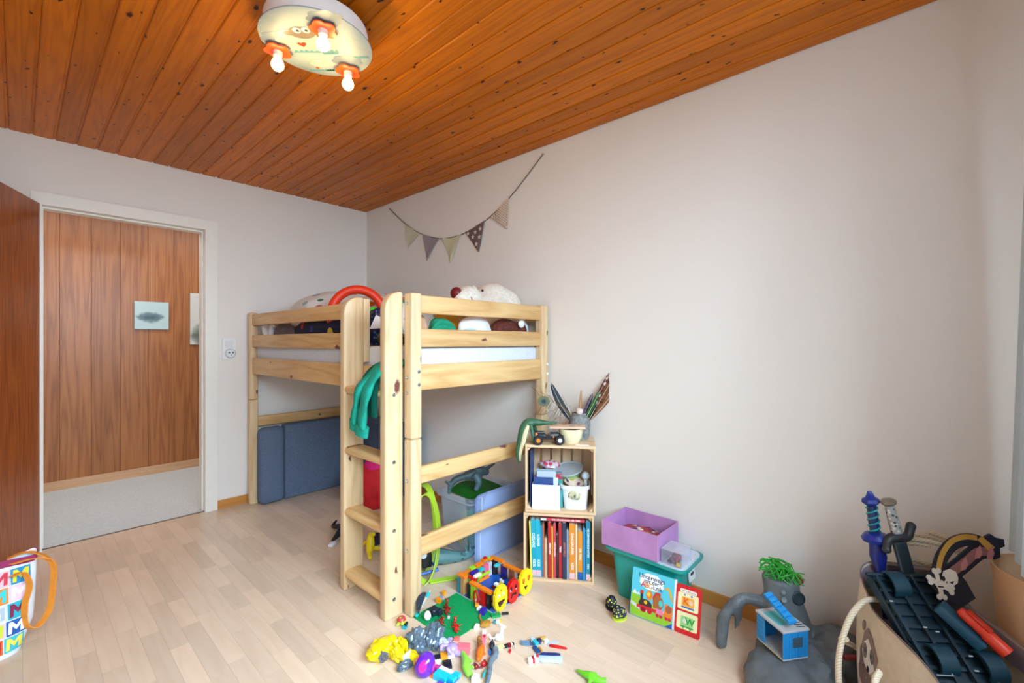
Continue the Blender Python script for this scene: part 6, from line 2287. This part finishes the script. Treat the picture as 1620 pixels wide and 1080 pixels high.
for k in range(3):
    part('wing', prism(NB(), [(-.02, .002 + .005 * k), (-.056, .014 + .004 * k), (-.048, .004 + .004 * k), (-.02, -.006 + .004 * k)], .004 + .004 * k, .007 + .004 * k), plain((110, 138, 164), .35), sh_, False)
cw2 = prism(NB(), [(.055, .0), (.095, .004), (.095, -.012), (.05, -.016)], .004, .006)
part('clear_wing', cw2, thin_glass('clear_wing', (.85, .92, 1), .6), sh_, False)
b = prism(NB(), [(-.035, .003), (-.028, .007), (.0, .007), (.035, .001), (.037, -.003), (.0, -.005), (-.03, -.003)], 0, .008)
bev(b, .001, 1)
solo('toy_dagger', b, plain((206, 20, 22), .35), 'red toy dagger lying right of the spaceship', 'toy dagger', (1.448, 1.072, .0), -1.05)
rbt = thing('toy_robot', 'white and red toy brick robot lying on the floor', 'toy robot', (1.300, 1.098, .0002), -.55)
for nx, ny, h, c, x, y, z in ((2, 2, .016, (240, 240, 240), 0, 0, 0), (1, 2, .017, (200, 24, 40), .016, 0, 0), (2, 2, .016, (240, 240, 240), .024, 0, 0), (1, 1, .01, (226, 180, 50), .004, .016, 0), (1, 2, .010, (240, 236, 220), .03, .017, 0), (1, 1, .008, (200, 24, 40), .034, .004, .016)):
    brick(rbt, nx, ny, h, c, (x, y, z + .0001))
for x in (.004, .03):
    part('wheel', cyl(NB(), (x, -.004, .006), (x, -.0002, .006), .0058, n=12), plain((238, 238, 240), .3), rbt)
sol = thing('toy_boat', 'pale blue rounded plastic toy hull with navy strip', 'toy boat', (1.372, 1.050, 0), -.92)
out = [(-.045, -.012), (-.048, .006), (-.035, .018), (.0, .021), (.03, .022), (.046, .010), (.046, -.008), (.034, -.018), (.0, -.016), (-.03, -.019)]
b = prism(NB(), out, .0, .014)
bev(b, .004, 3)
part('hull', b, plain((190, 210, 224), .25), sol)
part('strip', prism(NB(), [(-.045, .007), (-.03, .019), (.02, .021), (.036, .018), (.038, .010), (.0, .006)], .0141, .018), plain((20, 40, 110), .35), sol, False)
letters('relief', 'DRT', .018, plain((212, 226, 236), .25), sol, T((.006, -.006, .0145)), .0006)
critter('toy_lizard', 'bright green toy lizard at the lower picture edge', 'toy lizard', plain((110, 206, 40), .4),
        [([(-.055, .02, .006), (-.03, .008, .010), (0, 0, .014), (.03, -.004, .012), (.05, 0, .012)], [.003, .008, .015, .011, .008]), ([(.0, .01, .01), (.01, .03, .006)], [.007, .005]), ([(.0, -.01, .01), (.0, -.03, .006)], [.007, .005]), ([(.03, 0, .01), (.045, .022, .006)], [.006, .004])],
        (1.388, .880, .001), -1.25, 1.1, .0028)

# ---------------------------------------------------------------- tote bag by the door
tg = thing('tote_bag', 'white tote bag printed with colourful letter M squares', 'tote bag', (-.17, 2.66, 0), .12)
TW, TD, TH = .205, .075, .355


def ts(th_, h):
    c_, s_ = math.cos(th_), math.sin(th_)
    k = .86 + .14 * min(1, h * 3.2) - .07 * max(0, h - .6)
    x = TW * k * math.copysign(abs(c_) ** .5, c_)
    y = TD * (1 - .75 * max(0, h - .35) / .65) * math.copysign(abs(s_) ** .6, s_)
    return Vector((x + .03 * h * (1 if c_ > 0 else 0), y + .03 * h, h * (TH - .035 * (1 - (c_ * .5 + .5)) + .01 * math.sin(th_ * 3))))


b = NB()
g = [[b.verts.new(ts(2 * PI * i / 60, j / 16)) for j in range(17)] for i in range(60)]
for i in range(60):
    for j in range(16):
        b.faces.new((g[i][j], g[(i + 1) % 60][j], g[(i + 1) % 60][j + 1], g[i][j + 1]))
b.faces.new([g[i][0] for i in range(60)])
body = part('body', b, plain((226, 230, 236), .8, .04, 30), tg)
b = NB()
g = [[b.verts.new(ts(2 * PI * i / 60, h_) + Vector((0, 0, dz))) for h_, dz in ((.93, .0015), (1.0, .002))] for i in range(60)]
for v in b.verts:
    pass
for i in range(60):
    b.faces.new((g[i][0], g[(i + 1) % 60][0], g[(i + 1) % 60][1], g[i][1]))
for v in b.verts:
    v.co.x *= 1.006
    v.co.y = .03 + (v.co.y - .03) * 1.06
part('hem', b, plain((150, 40, 90), .8), tg)


def front_y(x, h):
    k = .86 + .14 * min(1, h * 3.2) - .07 * max(0, h - .6)
    xx = x - (.03 * h if x > 0 else 0)
    c_ = min(.999, abs(xx) / (TW * k))
    cc_ = c_ ** 2
    s_ = math.sqrt(max(0, 1 - cc_ * cc_))
    return -TD * (1 - .75 * max(0, h - .35) / .65) * s_ ** .6 + .03 * h


def conform(bm, off):
    for v in bm.verts:
        h = max(.01, min(1, v.co.z / TH))
        v.co.y = front_y(v.co.x, h) - off
    return bm


tiles = [((240, 190, 200), (206, 60, 80)), ((40, 140, 190), (226, 220, 60)), ((232, 140, 40), (60, 200, 210)), ((236, 200, 220), (246, 240, 244)), ((214, 220, 226), (180, 190, 200)), ((40, 170, 190), (130, 30, 70)),
         ((236, 190, 200), (200, 220, 60)), ((30, 90, 170), (240, 244, 248)), ((236, 100, 40), (200, 40, 40)), ((70, 190, 200), (240, 230, 90)), ((220, 220, 60), (40, 120, 200)), ((120, 190, 90), (230, 120, 160))]
S_ = .058
k = 0
for r in range(5):
    for c in range(6):
        x0 = .178 - (c + 1) * S_ - .006 * r + .03
        z0 = TH * .895 - (r + 1) * (S_ + .002)
        if z0 < .012:
            continue
        bgc, fc = tiles[(k * 5 + r * 2) % len(tiles)] if c > 1 else tiles[min(len(tiles) - 1, r * 2 + (1 - c))]
        k += 1
        q = NB()
        sheet(q, 8, 6, lambda s, u: Vector((x0 + .0015 + (S_ - .003) * s, 0, z0 + (S_ - .002) * u)))
        conform(q, .0012)
        tl2 = part('letter_square', q, plain(bgc, .8), tg)
        q = NB()
        for quad in (((.12, .12), (.30, .12), (.30, .88), (.12, .88)), ((.70, .12), (.88, .12), (.88, .88), (.70, .88)), ((.30, .88), (.30, .58), (.50, .30), (.50, .60)), ((.70, .88), (.50, .60), (.50, .30), (.70, .58))):
            q.faces.new([q.verts.new((x0 + S_ * (px_ + .06 * (pz_ - .5)), 0, z0 + S_ * pz_)) for px_, pz_ in quad])
        bmesh.ops.remove_doubles(q, verts=q.verts, dist=1e-5)
        conform(q, .0026)
        part('letter', q, plain(fc, .8), tl2, False)
ORG = plain((238, 148, 44), .75, .08, 40)
hp = cat([(.155, -.005, .335), (.215, -.04, .345), (.262, -.05, .31), (.262, -.05, .20), (.250, -.055, .12), (.215, -.06, .075), (.185, -.06, .10), (.183, -.06, .18), (.196, -.058, .25), (.180, -.05, .305), (.150, -.045, .30)], 6)
part('handle', ribbon(hp, .026, .003, (.55, -.8, .1)), ORG, tg, True, False, 70)
part('handle', ribbon(cat([(.15, .06, .34), (.20, .04, .355), (.245, .0, .335), (.27, -.02, .30)], 5), .026, .003, (.2, 1, 0)), ORG, tg, True, False, 70)
